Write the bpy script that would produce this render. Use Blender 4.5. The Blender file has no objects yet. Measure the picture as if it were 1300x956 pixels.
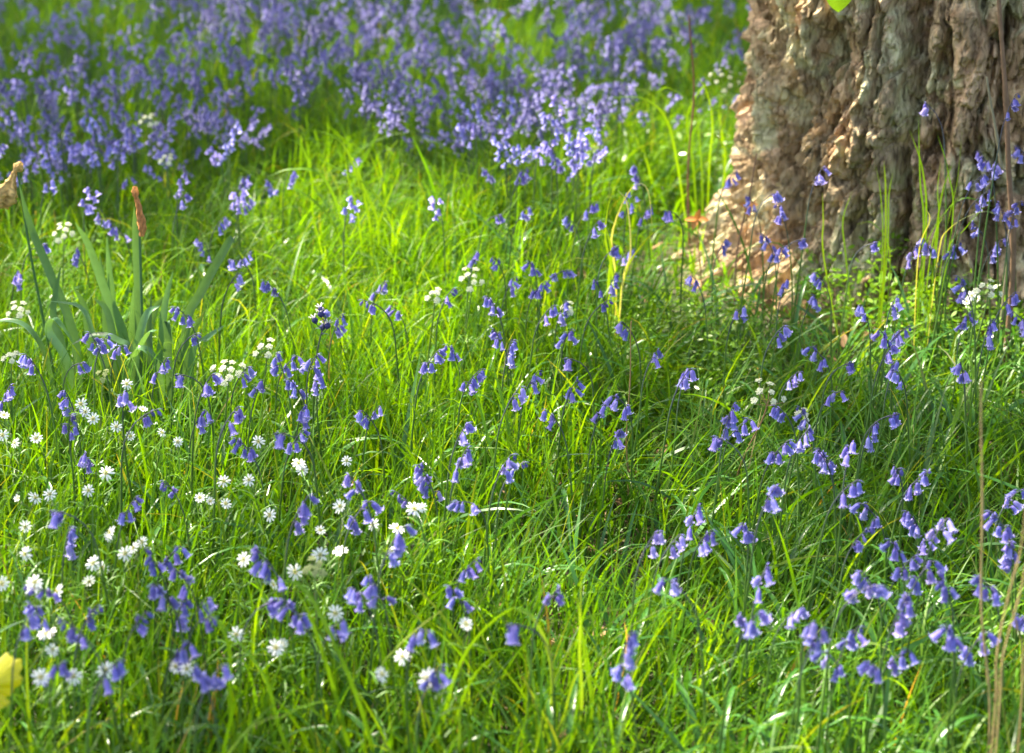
import bpy, math, random
import numpy as np
from mathutils import Vector, Matrix, Euler

random.seed(7)
rng = np.random.default_rng(11)
R = math.radians
S = bpy.context.scene
COL = S.collection

# ------------------------------------------------------------------ camera
CAM = np.array([0.0, 0.0, 1.35])
PITCH = R(20.5)
FOCAL = 70.0
PW, PH = 1300.0, 956.0
FP = PW * FOCAL / 36.0
cam_d = bpy.data.cameras.new('camera')
cam_d.lens = FOCAL
cam_d.sensor_width = 36.0
cam_d.clip_start = 0.05
cam_d.clip_end = 500
cam_d.dof.use_dof = True
cam_d.dof.focus_distance = 3.08
cam_d.dof.aperture_fstop = 4.3
cam_d.dof.aperture_blades = 0
cam = bpy.data.objects.new('camera', cam_d)
cam.location = CAM
cam.rotation_euler = (R(90) - PITCH, 0, 0)
COL.objects.link(cam)
S.camera = cam

# ------------------------------------------------------------------ sky, sun, exposure
ELEV = R(56)
SUN_H = np.array([-0.80, 0.60])
TO_SUN = np.array([SUN_H[0] * math.cos(ELEV), SUN_H[1] * math.cos(ELEV), math.sin(ELEV)])
w = bpy.data.worlds.new('World')
S.world = w
w.use_nodes = True
nt = w.node_tree
nt.nodes.clear()
sky = nt.nodes.new('ShaderNodeTexSky')
sky.sky_type = 'NISHITA'
sky.sun_disc = False
sky.sun_elevation = ELEV
sky.sun_rotation = math.atan2(SUN_H[0], SUN_H[1])
sky.dust_density = 4.0
sky.ozone_density = 0.6
sky.air_density = 0.8
bg = nt.nodes.new('ShaderNodeBackground')
bg.inputs['Strength'].default_value = 0.15
out = nt.nodes.new('ShaderNodeOutputWorld')
nt.links.new(sky.outputs[0], bg.inputs[0])
nt.links.new(bg.outputs[0], out.inputs[0])
sun_d = bpy.data.lights.new('sun', 'SUN')
sun_d.energy = 5.0
sun_d.angle = R(0.6)
sun_d.color = (1.0, 0.93, 0.80)
sun = bpy.data.objects.new('sun', sun_d)
sun.rotation_euler = Vector(TO_SUN).to_track_quat('Z', 'Y').to_euler()
sun.location = (-6, 6, 12)
COL.objects.link(sun)
S.view_settings.view_transform = 'Standard'
S.view_settings.look = 'None'
S.view_settings.exposure = 2.12
S.view_settings.gamma = 1.0
S.view_settings.use_white_balance = True      # the camera was set for the bluish shade
S.view_settings.white_balance_temperature = 6950
S.render.engine = 'CYCLES'
S.cycles.use_denoising = True
S.cycles.max_bounces = 6
S.cycles.diffuse_bounces = 3
S.cycles.glossy_bounces = 2
S.cycles.transmission_bounces = 4
S.cycles.sample_clamp_indirect = 6.0
S.cycles.caustics_reflective = False
S.cycles.caustics_refractive = False

# ------------------------------------------------------------------ numeric helpers
def hash3(ix, iy, iz, seed=0):
    h = (ix.astype(np.int64) * 374761393 + iy.astype(np.int64) * 668265263 + iz.astype(np.int64) * 2147483647 + seed * 1274126177) & 0xffffffff
    h = ((h ^ (h >> 13)) * 1274126177) & 0xffffffff
    h = ((h ^ (h >> 16)) * 2246822519) & 0xffffffff
    h = h ^ (h >> 13)
    return (h & 0xffffff) / float(0xffffff)

def vnoise(p, seed=0):
    i = np.floor(p).astype(np.int64)
    f = p - i
    f = f * f * (3 - 2 * f)
    r = 0
    for dx in (0, 1):
        for dy in (0, 1):
            for dz in (0, 1):
                wgt = (f[:, 0] if dx else 1 - f[:, 0]) * (f[:, 1] if dy else 1 - f[:, 1]) * (f[:, 2] if dz else 1 - f[:, 2])
                r = r + wgt * hash3(i[:, 0] + dx, i[:, 1] + dy, i[:, 2] + dz, seed)
    return r

def fbm(p, octaves=4, seed=0):
    r, a, s = 0, 0.5, 0
    for o in range(octaves):
        r = r + a * vnoise(p * (2.03 ** o), seed + o * 17)
        s += a
        a *= 0.5
    return r / s

def worley(p, seed=0):
    i = np.floor(p).astype(np.int64)
    f1 = np.full(len(p), 9.0)
    f2 = np.full(len(p), 9.0)
    idv = np.zeros(len(p))
    for dx in (-1, 0, 1):
        for dy in (-1, 0, 1):
            for dz in (-1, 0, 1):
                c = i + np.array([dx, dy, dz])
                q = c + np.stack([hash3(c[:, 0], c[:, 1], c[:, 2], seed + k) for k in (1, 2, 3)], 1)
                d = np.sqrt(((q - p) ** 2).sum(1))
                near = d < f1
                f2 = np.where(near, f1, np.minimum(f2, d))
                idv = np.where(near, hash3(c[:, 0], c[:, 1], c[:, 2], seed + 9), idv)
                f1 = np.where(near, d, f1)
    return f1, f2, idv

def sstep(a, b, x):
    t = np.clip((x - a) / (b - a), 0, 1)
    return t * t * (3 - 2 * t)

def n2(x, y, sc, seed=0, oc=2):
    x = np.atleast_1d(np.asarray(x, float)).ravel()
    y = np.atleast_1d(np.asarray(y, float)).ravel()
    return fbm(np.stack([x * sc, y * sc, np.full_like(x, 3.3)], 1), oc, seed)

TREE = np.array([0.985, 4.14])
HOLLOW = np.array([0.12, 2.70])
def gz(x, y):
    x = np.asarray(x, float)
    y = np.asarray(y, float)
    b = 0.025 * np.sin(x * 2.3 + 0.6) * np.sin(y * 1.7 + 1.0) + 0.012 * np.sin(x * 5.1 + y * 3.3)
    b = b + 0.06 * np.exp(-((x - TREE[0]) ** 2 + (y - TREE[1]) ** 2) / 0.8)
    b = b - 0.035 * np.exp(-((x - HOLLOW[0]) ** 2 + ((y - HOLLOW[1]) * 0.8) ** 2) / 0.02)
    return b

FWD = np.array([0, math.cos(PITCH), -math.sin(PITCH)])
UPV = np.array([0, math.sin(PITCH), math.cos(PITCH)])
def ray(px, py):
    return np.array([(px - PW / 2) / FP, 0, 0]) + UPV * (-(py - PH / 2) / FP) + FWD
def at(px, py, h=0.0):
    """the point a height h above the ground that is seen at a pixel of the photograph"""
    d = ray(px, py)
    z = h
    for _ in range(6):
        p = CAM + d * ((z - CAM[2]) / d[2])
        z = float(gz(p[0], p[1])) + h
    return p
def at_y(px, py, Y):
    d = ray(px, py)
    return CAM + d * (Y / d[1])
def project(P):
    q = P - CAM
    dz = q @ FWD
    return PW / 2 + FP * q[..., 0] / dz, PH / 2 - FP * (q @ UPV) / dz

# ------------------------------------------------------------------ mesh helpers
class MB:
    def __init__(s):
        s.v, s.f, s.m, s.c, s.n = [], [], [], [], 0
    def add(s, v, f, mat=0, col=None):
        """v (n,3), f (m,k) with k 3 or 4; col (n,3) or one colour"""
        v = np.asarray(v, float)
        f = np.asarray(f, int)
        s.v.append(v)
        s.f.append(f + s.n)
        s.m.append(np.full(len(f), mat))
        if col is None:
            col = (1, 1, 1)
        col = np.asarray(col, float)
        s.c.append(np.broadcast_to(col, (len(v), 3)) if col.ndim == 1 else col)
        s.n += len(v)
    def mesh(s, name, mats, smooth=True):
        me = bpy.data.meshes.new(name)
        V = np.concatenate(s.v)
        me.vertices.add(len(V))
        me.vertices.foreach_set('co', V.astype(np.float32).ravel())
        loops = np.concatenate([f.ravel() for f in s.f])
        tot = np.concatenate([np.full(len(f), f.shape[1]) for f in s.f])
        start = np.concatenate([[0], np.cumsum(tot)[:-1]])
        me.loops.add(len(loops))
        me.loops.foreach_set('vertex_index', loops.astype(np.int32))
        me.polygons.add(len(tot))
        me.polygons.foreach_set('loop_start', start.astype(np.int32))
        me.polygons.foreach_set('loop_total', tot.astype(np.int32))
        me.polygons.foreach_set('material_index', np.concatenate(s.m).astype(np.int32))
        me.polygons.foreach_set('use_smooth', np.full(len(tot), smooth))
        a = me.color_attributes.new('col', 'FLOAT_COLOR', 'POINT')
        C = np.concatenate(s.c)
        a.data.foreach_set('color', np.concatenate([C, np.ones((len(C), 1))], 1).astype(np.float32).ravel())
        me.update(calc_edges=True)
        for m in (mats if isinstance(mats, (list, tuple)) else [mats]):
            me.materials.append(m)
        return me

def tube(mb, pts, radii, sides=6, mat=0, col=None, cap=True):
    pts = np.asarray(pts, float)
    n = len(pts)
    radii = np.broadcast_to(np.asarray(radii, float), (n,))
    tan = np.gradient(pts, axis=0)
    tan /= np.linalg.norm(tan, axis=1, keepdims=True) + 1e-12
    ref = np.array([0.31, 0.95, 0.05])
    a = np.cross(tan, ref)
    a /= np.linalg.norm(a, axis=1, keepdims=True) + 1e-12
    b = np.cross(tan, a)
    th = np.linspace(0, 2 * math.pi, sides, endpoint=False)
    v = pts[:, None] + radii[:, None, None] * (np.cos(th)[None, :, None] * a[:, None] + np.sin(th)[None, :, None] * b[:, None])
    v = v.reshape(-1, 3)
    i = np.arange(n - 1)[:, None] * sides
    j = np.arange(sides)[None]
    k = (j + 1) % sides
    f = np.stack([i + j, i + k, i + sides + k, i + sides + j], -1).reshape(-1, 4)
    if col is not None and np.asarray(col).ndim == 2:
        col = np.repeat(np.asarray(col), sides, axis=0)
    mb.add(v, f, mat, col)
    if cap:
        v2 = np.concatenate([v[-sides:], [pts[-1] + tan[-1] * radii[-1] * 0.6]])
        f2 = np.array([[q, (q + 1) % sides, sides] for q in range(sides)])
        mb.add(v2, f2, mat, col if col is None or np.asarray(col).ndim == 1 else np.concatenate([col[-sides:], col[-1:]]))

def spline(ctrl, n=12):
    """a smooth curve through the control points"""
    P = np.asarray(ctrl, float)
    P = np.concatenate([[2 * P[0] - P[1]], P, [2 * P[-1] - P[-2]]])
    o = []
    m = len(P) - 3
    for t in np.linspace(0, m - 1e-6, n):
        i = int(t)
        u = t - i
        a, b, c, d = P[i:i + 4]
        o.append(0.5 * (2 * b + (c - a) * u + (2 * a - 5 * b + 4 * c - d) * u * u + (3 * b - a - 3 * c + d) * u ** 3))
    return np.array(o)

def ribbon(mb, pts, width, side=None, fold=0.25, mat=0, col=None, tip=2.2, base=0.6, twist=0.0, wave=0.0):
    """a leaf blade along pts: three vertices across, folded along its midrib"""
    pts = np.asarray(pts, float)
    n = len(pts)
    tan = np.gradient(pts, axis=0)
    tan /= np.linalg.norm(tan, axis=1, keepdims=True) + 1e-12
    if side is None:
        side = np.cross(tan[0], [0, 0, 1.0]) if abs(tan[0][2]) < 0.98 else np.array([1.0, 0, 0])
    side = np.asarray(side, float)
    s = side[None] - (tan @ side)[:, None] * tan
    s /= np.linalg.norm(s, axis=1, keepdims=True) + 1e-12
    nn = np.cross(s, tan)
    t = np.linspace(0, 1, n)
    tw = twist * t + wave * np.sin(t * 9.0)
    s2 = np.cos(tw)[:, None] * s + np.sin(tw)[:, None] * nn
    n2_ = np.cross(s2, tan)
    wd = width * 0.5 * np.maximum(1 - t ** tip, 0.02) * (base + (1 - base) * np.minimum(1, t * 3.5))
    L = pts + s2 * wd[:, None] + n2_ * (fold * wd)[:, None]
    Rr = pts - s2 * wd[:, None] + n2_ * (fold * wd)[:, None]
    v = np.stack([L, pts, Rr], 1).reshape(-1, 3)
    i = np.arange(n - 1) * 3
    f = np.concatenate([np.stack([i, i + 1, i + 4, i + 3], 1), np.stack([i + 1, i + 2, i + 5, i + 4], 1)])
    if col is not None and np.asarray(col).ndim == 2:
        col = np.repeat(np.asarray(col), 3, axis=0)
    mb.add(v, f, mat, col)

def obj(name, mesh, parent=None, loc=None, rot=None, scale=None, mat=None):
    o = bpy.data.objects.new(name, mesh)
    COL.objects.link(o)
    if parent is not None:
        o.parent = parent
    if mat is not None:
        o.matrix_basis = mat
    else:
        if loc is not None:
            o.location = loc
        if rot is not None:
            o.rotation_euler = rot
        if scale is not None:
            o.scale = scale if hasattr(scale, '__len__') else (scale,) * 3
    return o
def tag(o, label=None, cat=None, group=None, kind=None):
    if label: o['label'] = label
    if cat: o['category'] = cat
    if group: o['group'] = group
    if kind: o['kind'] = kind
    return o
def thing(name, label, cat, loc=(0, 0, 0), rotz=0.0, group=None, scale=1.0):
    o = bpy.data.objects.new(name, None)
    o.empty_display_size = 0.03
    COL.objects.link(o)
    o.location = loc
    o.rotation_euler = (0, 0, rotz)
    o.scale = (scale,) * 3
    return tag(o, label, cat, group)

# ------------------------------------------------------------------ materials
def new_mat(name):
    m = bpy.data.materials.new(name)
    m.use_nodes = True
    m.node_tree.nodes.clear()
    N = m.node_tree.nodes
    L = m.node_tree.links
    return m, N, L

def plant_mat(name, trans=0.35, tint=(1.35, 1.3, 0.6), rough=0.42, spec=0.4, vary=0.0, hue=0.0, streak=0.0, bump=0.0):
    """colour from the mesh's own colour attribute, thin and partly see-through like a leaf or petal"""
    m, N, L = new_mat(name)
    at_ = N.new('ShaderNodeVertexColor'); at_.layer_name = 'col'
    c = at_.outputs['Color']
    tc = N.new('ShaderNodeTexCoord')
    if streak:
        nz = N.new('ShaderNodeTexNoise'); nz.inputs['Scale'].default_value = 60.0; nz.inputs['Detail'].default_value = 3
        L.new(tc.outputs['Object'], nz.inputs['Vector'])
        mr = N.new('ShaderNodeMapRange'); mr.inputs[1].default_value = 0.25; mr.inputs[2].default_value = 0.75
        mr.inputs[3].default_value = 1 - streak; mr.inputs[4].default_value = 1 + streak
        L.new(nz.outputs[0], mr.inputs[0])
        h = N.new('ShaderNodeHueSaturation')
        L.new(mr.outputs[0], h.inputs['Value']); L.new(c, h.inputs['Color'])
        c = h.outputs[0]
    if vary or hue:
        oi = N.new('ShaderNodeObjectInfo')
        h = N.new('ShaderNodeHueSaturation')
        a = N.new('ShaderNodeMapRange'); a.inputs[3].default_value = 1 - vary; a.inputs[4].default_value = 1 + vary
        L.new(oi.outputs['Random'], a.inputs[0]); L.new(a.outputs[0], h.inputs['Value'])
        mu = N.new('ShaderNodeMath'); mu.operation = 'MULTIPLY'; mu.inputs[1].default_value = 7.31
        fr = N.new('ShaderNodeMath'); fr.operation = 'FRACT'
        L.new(oi.outputs['Random'], mu.inputs[0]); L.new(mu.outputs[0], fr.inputs[0])
        b = N.new('ShaderNodeMapRange'); b.inputs[3].default_value = 0.5 - hue; b.inputs[4].default_value = 0.5 + hue
        L.new(fr.outputs[0], b.inputs[0]); L.new(b.outputs[0], h.inputs['Hue'])
        L.new(c, h.inputs['Color'])
        c = h.outputs[0]
    p = N.new('ShaderNodeBsdfPrincipled')
    p.inputs['Roughness'].default_value = rough
    p.inputs['Specular IOR Level'].default_value = spec
    L.new(c, p.inputs['Base Color'])
    t = N.new('ShaderNodeBsdfTranslucent')
    mm = N.new('ShaderNodeMix'); mm.data_type = 'RGBA'; mm.blend_type = 'MULTIPLY'; mm.inputs[0].default_value = 1.0
    L.new(c, mm.inputs[6]); mm.inputs[7].default_value = (*tint, 1)
    L.new(mm.outputs[2], t.inputs['Color'])
    mx = N.new('ShaderNodeMixShader'); mx.inputs[0].default_value = trans
    L.new(p.outputs[0], mx.inputs[1]); L.new(t.outputs[0], mx.inputs[2])
    o = N.new('ShaderNodeOutputMaterial')
    L.new(mx.outputs[0], o.inputs[0])
    return m

M_GRASS = plant_mat('grass_blade', 0.45, (2.1, 1.6, 0.30), 0.42, 0.34)
M_LEAF = plant_mat('strap_leaf', 0.30, (1.5, 1.35, 0.5), 0.30, 0.5, vary=0.12, streak=0.12)
M_STEM = plant_mat('flower_stem', 0.12, (1.2, 1.2, 0.6), 0.45, 0.35, vary=0.2)
M_BELL = plant_mat('bluebell_petal', 0.33, (1.15, 1.1, 1.15), 0.5, 0.25, vary=0.16, hue=0.012, streak=0.10)
M_DRIFT = plant_mat('bluebell_petal_far', 0.33, (1.15, 1.1, 1.15), 0.5, 0.25)
M_WHITE = plant_mat('white_petal', 0.35, (1.0, 1.0, 0.97), 0.5, 0.2, vary=0.04)
M_CREAM = plant_mat('cream_floret', 0.25, (1, 1, 0.9), 0.6, 0.2)
M_DRY = plant_mat('dry_plant', 0.2, (1.1, 1.0, 0.8), 0.7, 0.2, streak=0.25)
M_CANOPY = plant_mat('tree_leaf', 0.35, (1.4, 1.4, 0.4), 0.4, 0.4)

def ground_mat():
    m, N, L = new_mat('woodland_soil')
    tc = N.new('ShaderNodeTexCoord')
    a = N.new('ShaderNodeTexNoise'); a.inputs['Scale'].default_value = 9; a.inputs['Detail'].default_value = 8
    b = N.new('ShaderNodeTexNoise'); b.inputs['Scale'].default_value = 120; b.inputs['Detail'].default_value = 5
    L.new(tc.outputs['Object'], a.inputs['Vector']); L.new(tc.outputs['Object'], b.inputs['Vector'])
    r = N.new('ShaderNodeValToRGB')
    r.color_ramp.elements[0].position = 0.35; r.color_ramp.elements[0].color = (0.03, 0.05, 0.012, 1)
    r.color_ramp.elements[1].position = 0.68; r.color_ramp.elements[1].color = (0.075, 0.055, 0.03, 1)
    L.new(a.outputs[0], r.inputs[0])
    mx = N.new('ShaderNodeMix'); mx.data_type = 'RGBA'; mx.blend_type = 'OVERLAY'; mx.inputs[0].default_value = 0.7
    L.new(r.outputs[0], mx.inputs[6]); L.new(b.outputs[0], mx.inputs[7])
    p = N.new('ShaderNodeBsdfPrincipled'); p.inputs['Roughness'].default_value = 0.95
    L.new(mx.outputs[2], p.inputs['Base Color'])
    bp = N.new('ShaderNodeBump'); bp.inputs['Strength'].default_value = 0.7; bp.inputs['Distance'].default_value = 0.01
    L.new(b.outputs[0], bp.inputs['Height']); L.new(bp.outputs[0], p.inputs['Normal'])
    o = N.new('ShaderNodeOutputMaterial'); L.new(p.outputs[0], o.inputs[0])
    return m

def bark_mat():
    m, N, L = new_mat('bark')
    tc = N.new('ShaderNodeTexCoord')
    def noise(scale, detail, dist=0.0, vec=None):
        n = N.new('ShaderNodeTexNoise')
        n.inputs['Scale'].default_value = scale; n.inputs['Detail'].default_value = detail; n.inputs['Distortion'].default_value = dist
        L.new(vec or tc.outputs['Object'], n.inputs['Vector'])
        return n.outputs[0]
    mp = N.new('ShaderNodeMapping'); mp.inputs['Scale'].default_value = (1, 1, 0.45)
    L.new(tc.outputs['Object'], mp.inputs['Vector'])
    def ramp(fac, stops):
        r = N.new('ShaderNodeValToRGB')
        while len(r.color_ramp.elements) < len(stops):
            r.color_ramp.elements.new(0.5)
        for e, (q, c) in zip(r.color_ramp.elements, stops):
            e.position = q; e.color = (*c, 1)
        L.new(fac, r.inputs[0])
        return r.outputs[0]
    base = ramp(noise(14, 6, 0.4, mp.outputs[0]), [(0.30, (0.13, 0.085, 0.045)), (0.45, (0.26, 0.175, 0.095)), (0.56, (0.40, 0.275, 0.155)), (0.70, (0.54, 0.37, 0.23))])
    grey = ramp(noise(28, 8, 0.2), [(0.35, (0.20, 0.15, 0.085)), (0.65, (0.44, 0.34, 0.20))])
    mx = N.new('ShaderNodeMix'); mx.data_type = 'RGBA'
    fac = ramp(noise(5, 5, 0.8), [(0.42, (0, 0, 0)), (0.6, (1, 1, 1))])
    L.new(fac, mx.inputs[0]); L.new(base, mx.inputs[6]); L.new(grey, mx.inputs[7])
    lich = ramp(noise(40, 6, 0.3), [(0.3, (0.30, 0.28, 0.14)), (0.7, (0.55, 0.52, 0.33))])
    lf = ramp(noise(9, 9, 0.5), [(0.52, (0, 0, 0)), (0.62, (0.85, 0.85, 0.85))])
    m2 = N.new('ShaderNodeMix'); m2.data_type = 'RGBA'
    L.new(lf, m2.inputs[0]); L.new(mx.outputs[2], m2.inputs[6]); L.new(lich, m2.inputs[7])
    speck = ramp(noise(75, 6, 0.6, mp.outputs[0]), [(0.34, (0.45, 0.42, 0.38)), (0.48, (1.15, 1.15, 1.15)), (0.66, (1.45, 1.45, 1.42))])
    m3 = N.new('ShaderNodeMix'); m3.data_type = 'RGBA'; m3.blend_type = 'MULTIPLY'; m3.inputs[0].default_value = 1.0
    L.new(m2.outputs[2], m3.inputs[6]); L.new(speck, m3.inputs[7])
    p = N.new('ShaderNodeBsdfPrincipled'); p.inputs['Roughness'].default_value = 0.9; p.inputs['Specular IOR Level'].default_value = 0.2
    L.new(m3.outputs[2], p.inputs['Base Color'])
    b1 = N.new('ShaderNodeBump'); b1.inputs['Strength'].default_value = 1.0; b1.inputs['Distance'].default_value = 0.02
    L.new(noise(55, 8, 0.3, mp.outputs[0]), b1.inputs['Height'])
    L.new(b1.outputs[0], p.inputs['Normal'])
    o = N.new('ShaderNodeOutputMaterial'); L.new(p.outputs[0], o.inputs[0])
    return m
M_BARK = bark_mat()

# ------------------------------------------------------------------ ground
gx = np.concatenate([[-120, -60, -30, -15, -9], np.arange(-6, 6.01, 0.08), [9, 15, 30, 60, 120]])
gy = np.concatenate([[-120, -60, -30, -12, -5, -2], np.arange(-1, 13.01, 0.08), [16, 22, 32, 50, 80, 140]])
GX, GY = np.meshgrid(gx, gy)
GZ = gz(GX, GY) + 0.015 * (n2(GX, GY, 6, 3).reshape(GX.shape) - 0.5)
mb = MB()
nx, ny = len(gx), len(gy)
ii = (np.arange(ny - 1)[:, None] * nx + np.arange(nx - 1)[None]).ravel()
mb.add(np.stack([GX.ravel(), GY.ravel(), GZ.ravel()], 1), np.stack([ii, ii + 1, ii + nx + 1, ii + nx], 1))
tag(obj('ground', mb.mesh('ground', ground_mat())), 'dark woodland soil under the long grass', 'ground', kind='structure')

# ------------------------------------------------------------------ the old tree
tree = thing('tree', 'broad old tree trunk with deeply fissured brown bark and pale lichen', 'tree', (TREE[0], TREE[1], 0))
TR = 0.50
def trunk_mesh():
    zz = np.concatenate([np.linspace(-0.12, 1.15, 290), np.linspace(1.18, 2.2, 50), np.linspace(2.3, 7.5, 40)])
    na = 560
    # finer on the side towards the camera
    na = 820
    th = np.concatenate([np.linspace(math.pi * 0.92, math.pi * 2.08, 700, endpoint=False), np.linspace(math.pi * 0.08, math.pi * 0.92, 120, endpoint=False) + 2 * math.pi])
    Z, T = np.meshgrid(zz, th, indexing='ij')
    z = Z.ravel(); t = T.ravel()
    # angle measured from the side that faces the camera, positive to the camera's right
    ang = (t + math.pi / 2 + math.pi) % (2 * math.pi) - math.pi
    r = TR * (1 - 0.05 * np.clip(z, 0, 9)) - 0.02 + 0.03 * sstep(0.15, 0.5, z)
    fl = np.exp(-np.clip(z, 0, None) / 0.10)
    lob = 0.5 + 0.5 * np.cos((ang + 1.25) * 1.0)
    lob2 = 0.5 + 0.5 * np.cos(ang * 5 + 0.6)
    r = r + fl * (0.04 + 0.23 * lob ** 3 + 0.06 * lob2) + 0.012 * np.cos(ang * 3 + z * 2.0)
    base = np.stack([np.cos(t) * 0.5, np.sin(t) * 0.5, z], 1)
    warp = 0.06 * (np.stack([fbm(base * 4, 3, 5), fbm(base * 4, 3, 25), fbm(base * 4, 3, 45)], 1) - 0.5)
    warp2 = 0.014 * (np.stack([fbm(base * 26, 3, 6), fbm(base * 26, 3, 26), fbm(base * 26, 3, 46)], 1) - 0.5)
    q = base + warp + warp2
    # long plates parted by fissures, broken across into flakes that stand at uneven heights
    f1, f2, idp = worley(q * np.array([13, 13, 3.8]), 3)
    crack = 1 - sstep(0.02, 0.16, f2 - f1)
    k1, k2, idg = worley((q + warp2) * np.array([58, 58, 36]), 14)
    # creased plates: sharp valleys between them, their faces stepped where flakes have come away
    crease = np.abs(2 * fbm(q * np.array([11, 11, 3.6]), 4, 83) - 1) ** 0.45
    crease2 = np.abs(2 * fbm(q * np.array([34, 34, 13]), 3, 87) - 1) ** 0.4
    raw = np.abs(2 * fbm(q * np.array([15, 15, 5.0]), 4, 93) - 1)
    slit = 1 - sstep(0.03, 0.11, raw)
    hgt = fbm(q * np.array([17, 17, 8]), 4, 75) * 11
    fr = hgt - np.floor(hgt)
    flake = (np.floor(hgt) + sstep(0.0, 0.3, fr)) / 11 - 0.5
    big = fbm(base * np.array([5, 5, 2.5]), 4, 61) - 0.5
    fine = fbm(q * np.array([80, 80, 50]), 4, 71) - 0.5
    d = (0.070 * (np.minimum(crease, 0.66) - 0.5) + 0.040 * (np.minimum(crease2, 0.62) - 0.5) + 0.075 * flake + 0.016 * (idp - 0.5) - 0.020 * crack - 0.035 * slit
         + 0.005 * (idg - 0.5) + 0.03 * big + 0.030 * fine)
    # two deep folds running up the side that faces the camera
    for a0, slope, wd, dep in ((-0.50, 0.10, 0.045, 0.085), (0.20, -0.03, 0.060, 0.11), (-1.05, -0.10, 0.035, 0.04), (-0.15, 0.05, 0.03, 0.05)):
        c = a0 + slope * (z - 0.4) + 0.10 * (fbm(np.stack([z * 5, 0 * z + a0 * 9, 0 * z], 1), 3, 91) - 0.5)
        d = d - dep * np.exp(-((ang - c) / wd) ** 2) * sstep(0.02, 0.25, z)
    r = r + d
    v = np.stack([np.cos(t) * r, np.sin(t) * r, z], 1)
    mb = MB()
    n = len(zz)
    i = np.arange(n - 1)[:, None] * na
    j = np.arange(na)[None]
    k = (j + 1) % na
    mb.add(v, np.stack([i + j, i + k, i + na + k, i + na + j], -1).reshape(-1, 4))
    return mb.mesh('trunk', M_BARK, smooth=False)
trunk = obj('trunk', trunk_mesh(), tree)
for k, (a, z0, L, up) in enumerate(((2.5, 4.6, 5.5, 0.75), (1.6, 5.4, 5.0, 0.8), (0.3, 5.0, 4.5, 0.8), (-1.2, 5.8, 4.0, 0.9), (3.3, 6.2, 4.5, 0.6), (2.0, 7.2, 3.5, 1.4))):
    p0 = np.array([0, 0, z0])
    dr = np.array([math.cos(a), math.sin(a), 0])
    pts = spline([p0, p0 + dr * L * 0.3 + [0, 0, L * 0.2 * up], p0 + dr * L * 0.65 + [0.2, -0.1, L * 0.38 * up], p0 + dr * L + [0, 0, L * 0.45 * up]], 12)
    mb = MB()
    tube(mb, pts, np.linspace(0.2, 0.03, 12), 10)
    obj('limb', mb.mesh('limb', M_BARK), tree)

# sunlit gaps: (pixel, half width, half depth in metres, turn) left open in the unseen crown to light chosen patches
def gap(px, py, rx, ry, turn=0.0):
    p = at(px, py, 0.2)
    return (p[0], p[1], rx, ry, turn)
GAPS = [gap(470, 275, 0.24, 0.60, 0.15), gap(400, 215, 0.18, 0.40), gap(565, 285, 0.15, 0.26), gap(860, 180, 0.30, 0.85), gap(885, 120, 0.08, 0.25),
        gap(1190, 345, 0.26, 0.32), gap(1215, 375, 0.12, 0.18), gap(110, 335, 0.19, 0.28), gap(60, 300, 0.09, 0.12), gap(800, 265, 0.06, 0.15),
        gap(640, 325, 0.07, 0.10), gap(1130, 240, 0.05, 0.06)]
def in_gap(x, y, grow=0.0):
    r = np.zeros(len(x), bool)
    for cx, cy, rx, ry, t in GAPS:
        dx, dy = x - cx, y - cy
        u = (dx * math.cos(t) + dy * math.sin(t)) / (rx + grow)
        v_ = (-dx * math.sin(t) + dy * math.cos(t)) / (ry + grow)
        r |= u * u + v_ * v_ < 1
    return r
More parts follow.
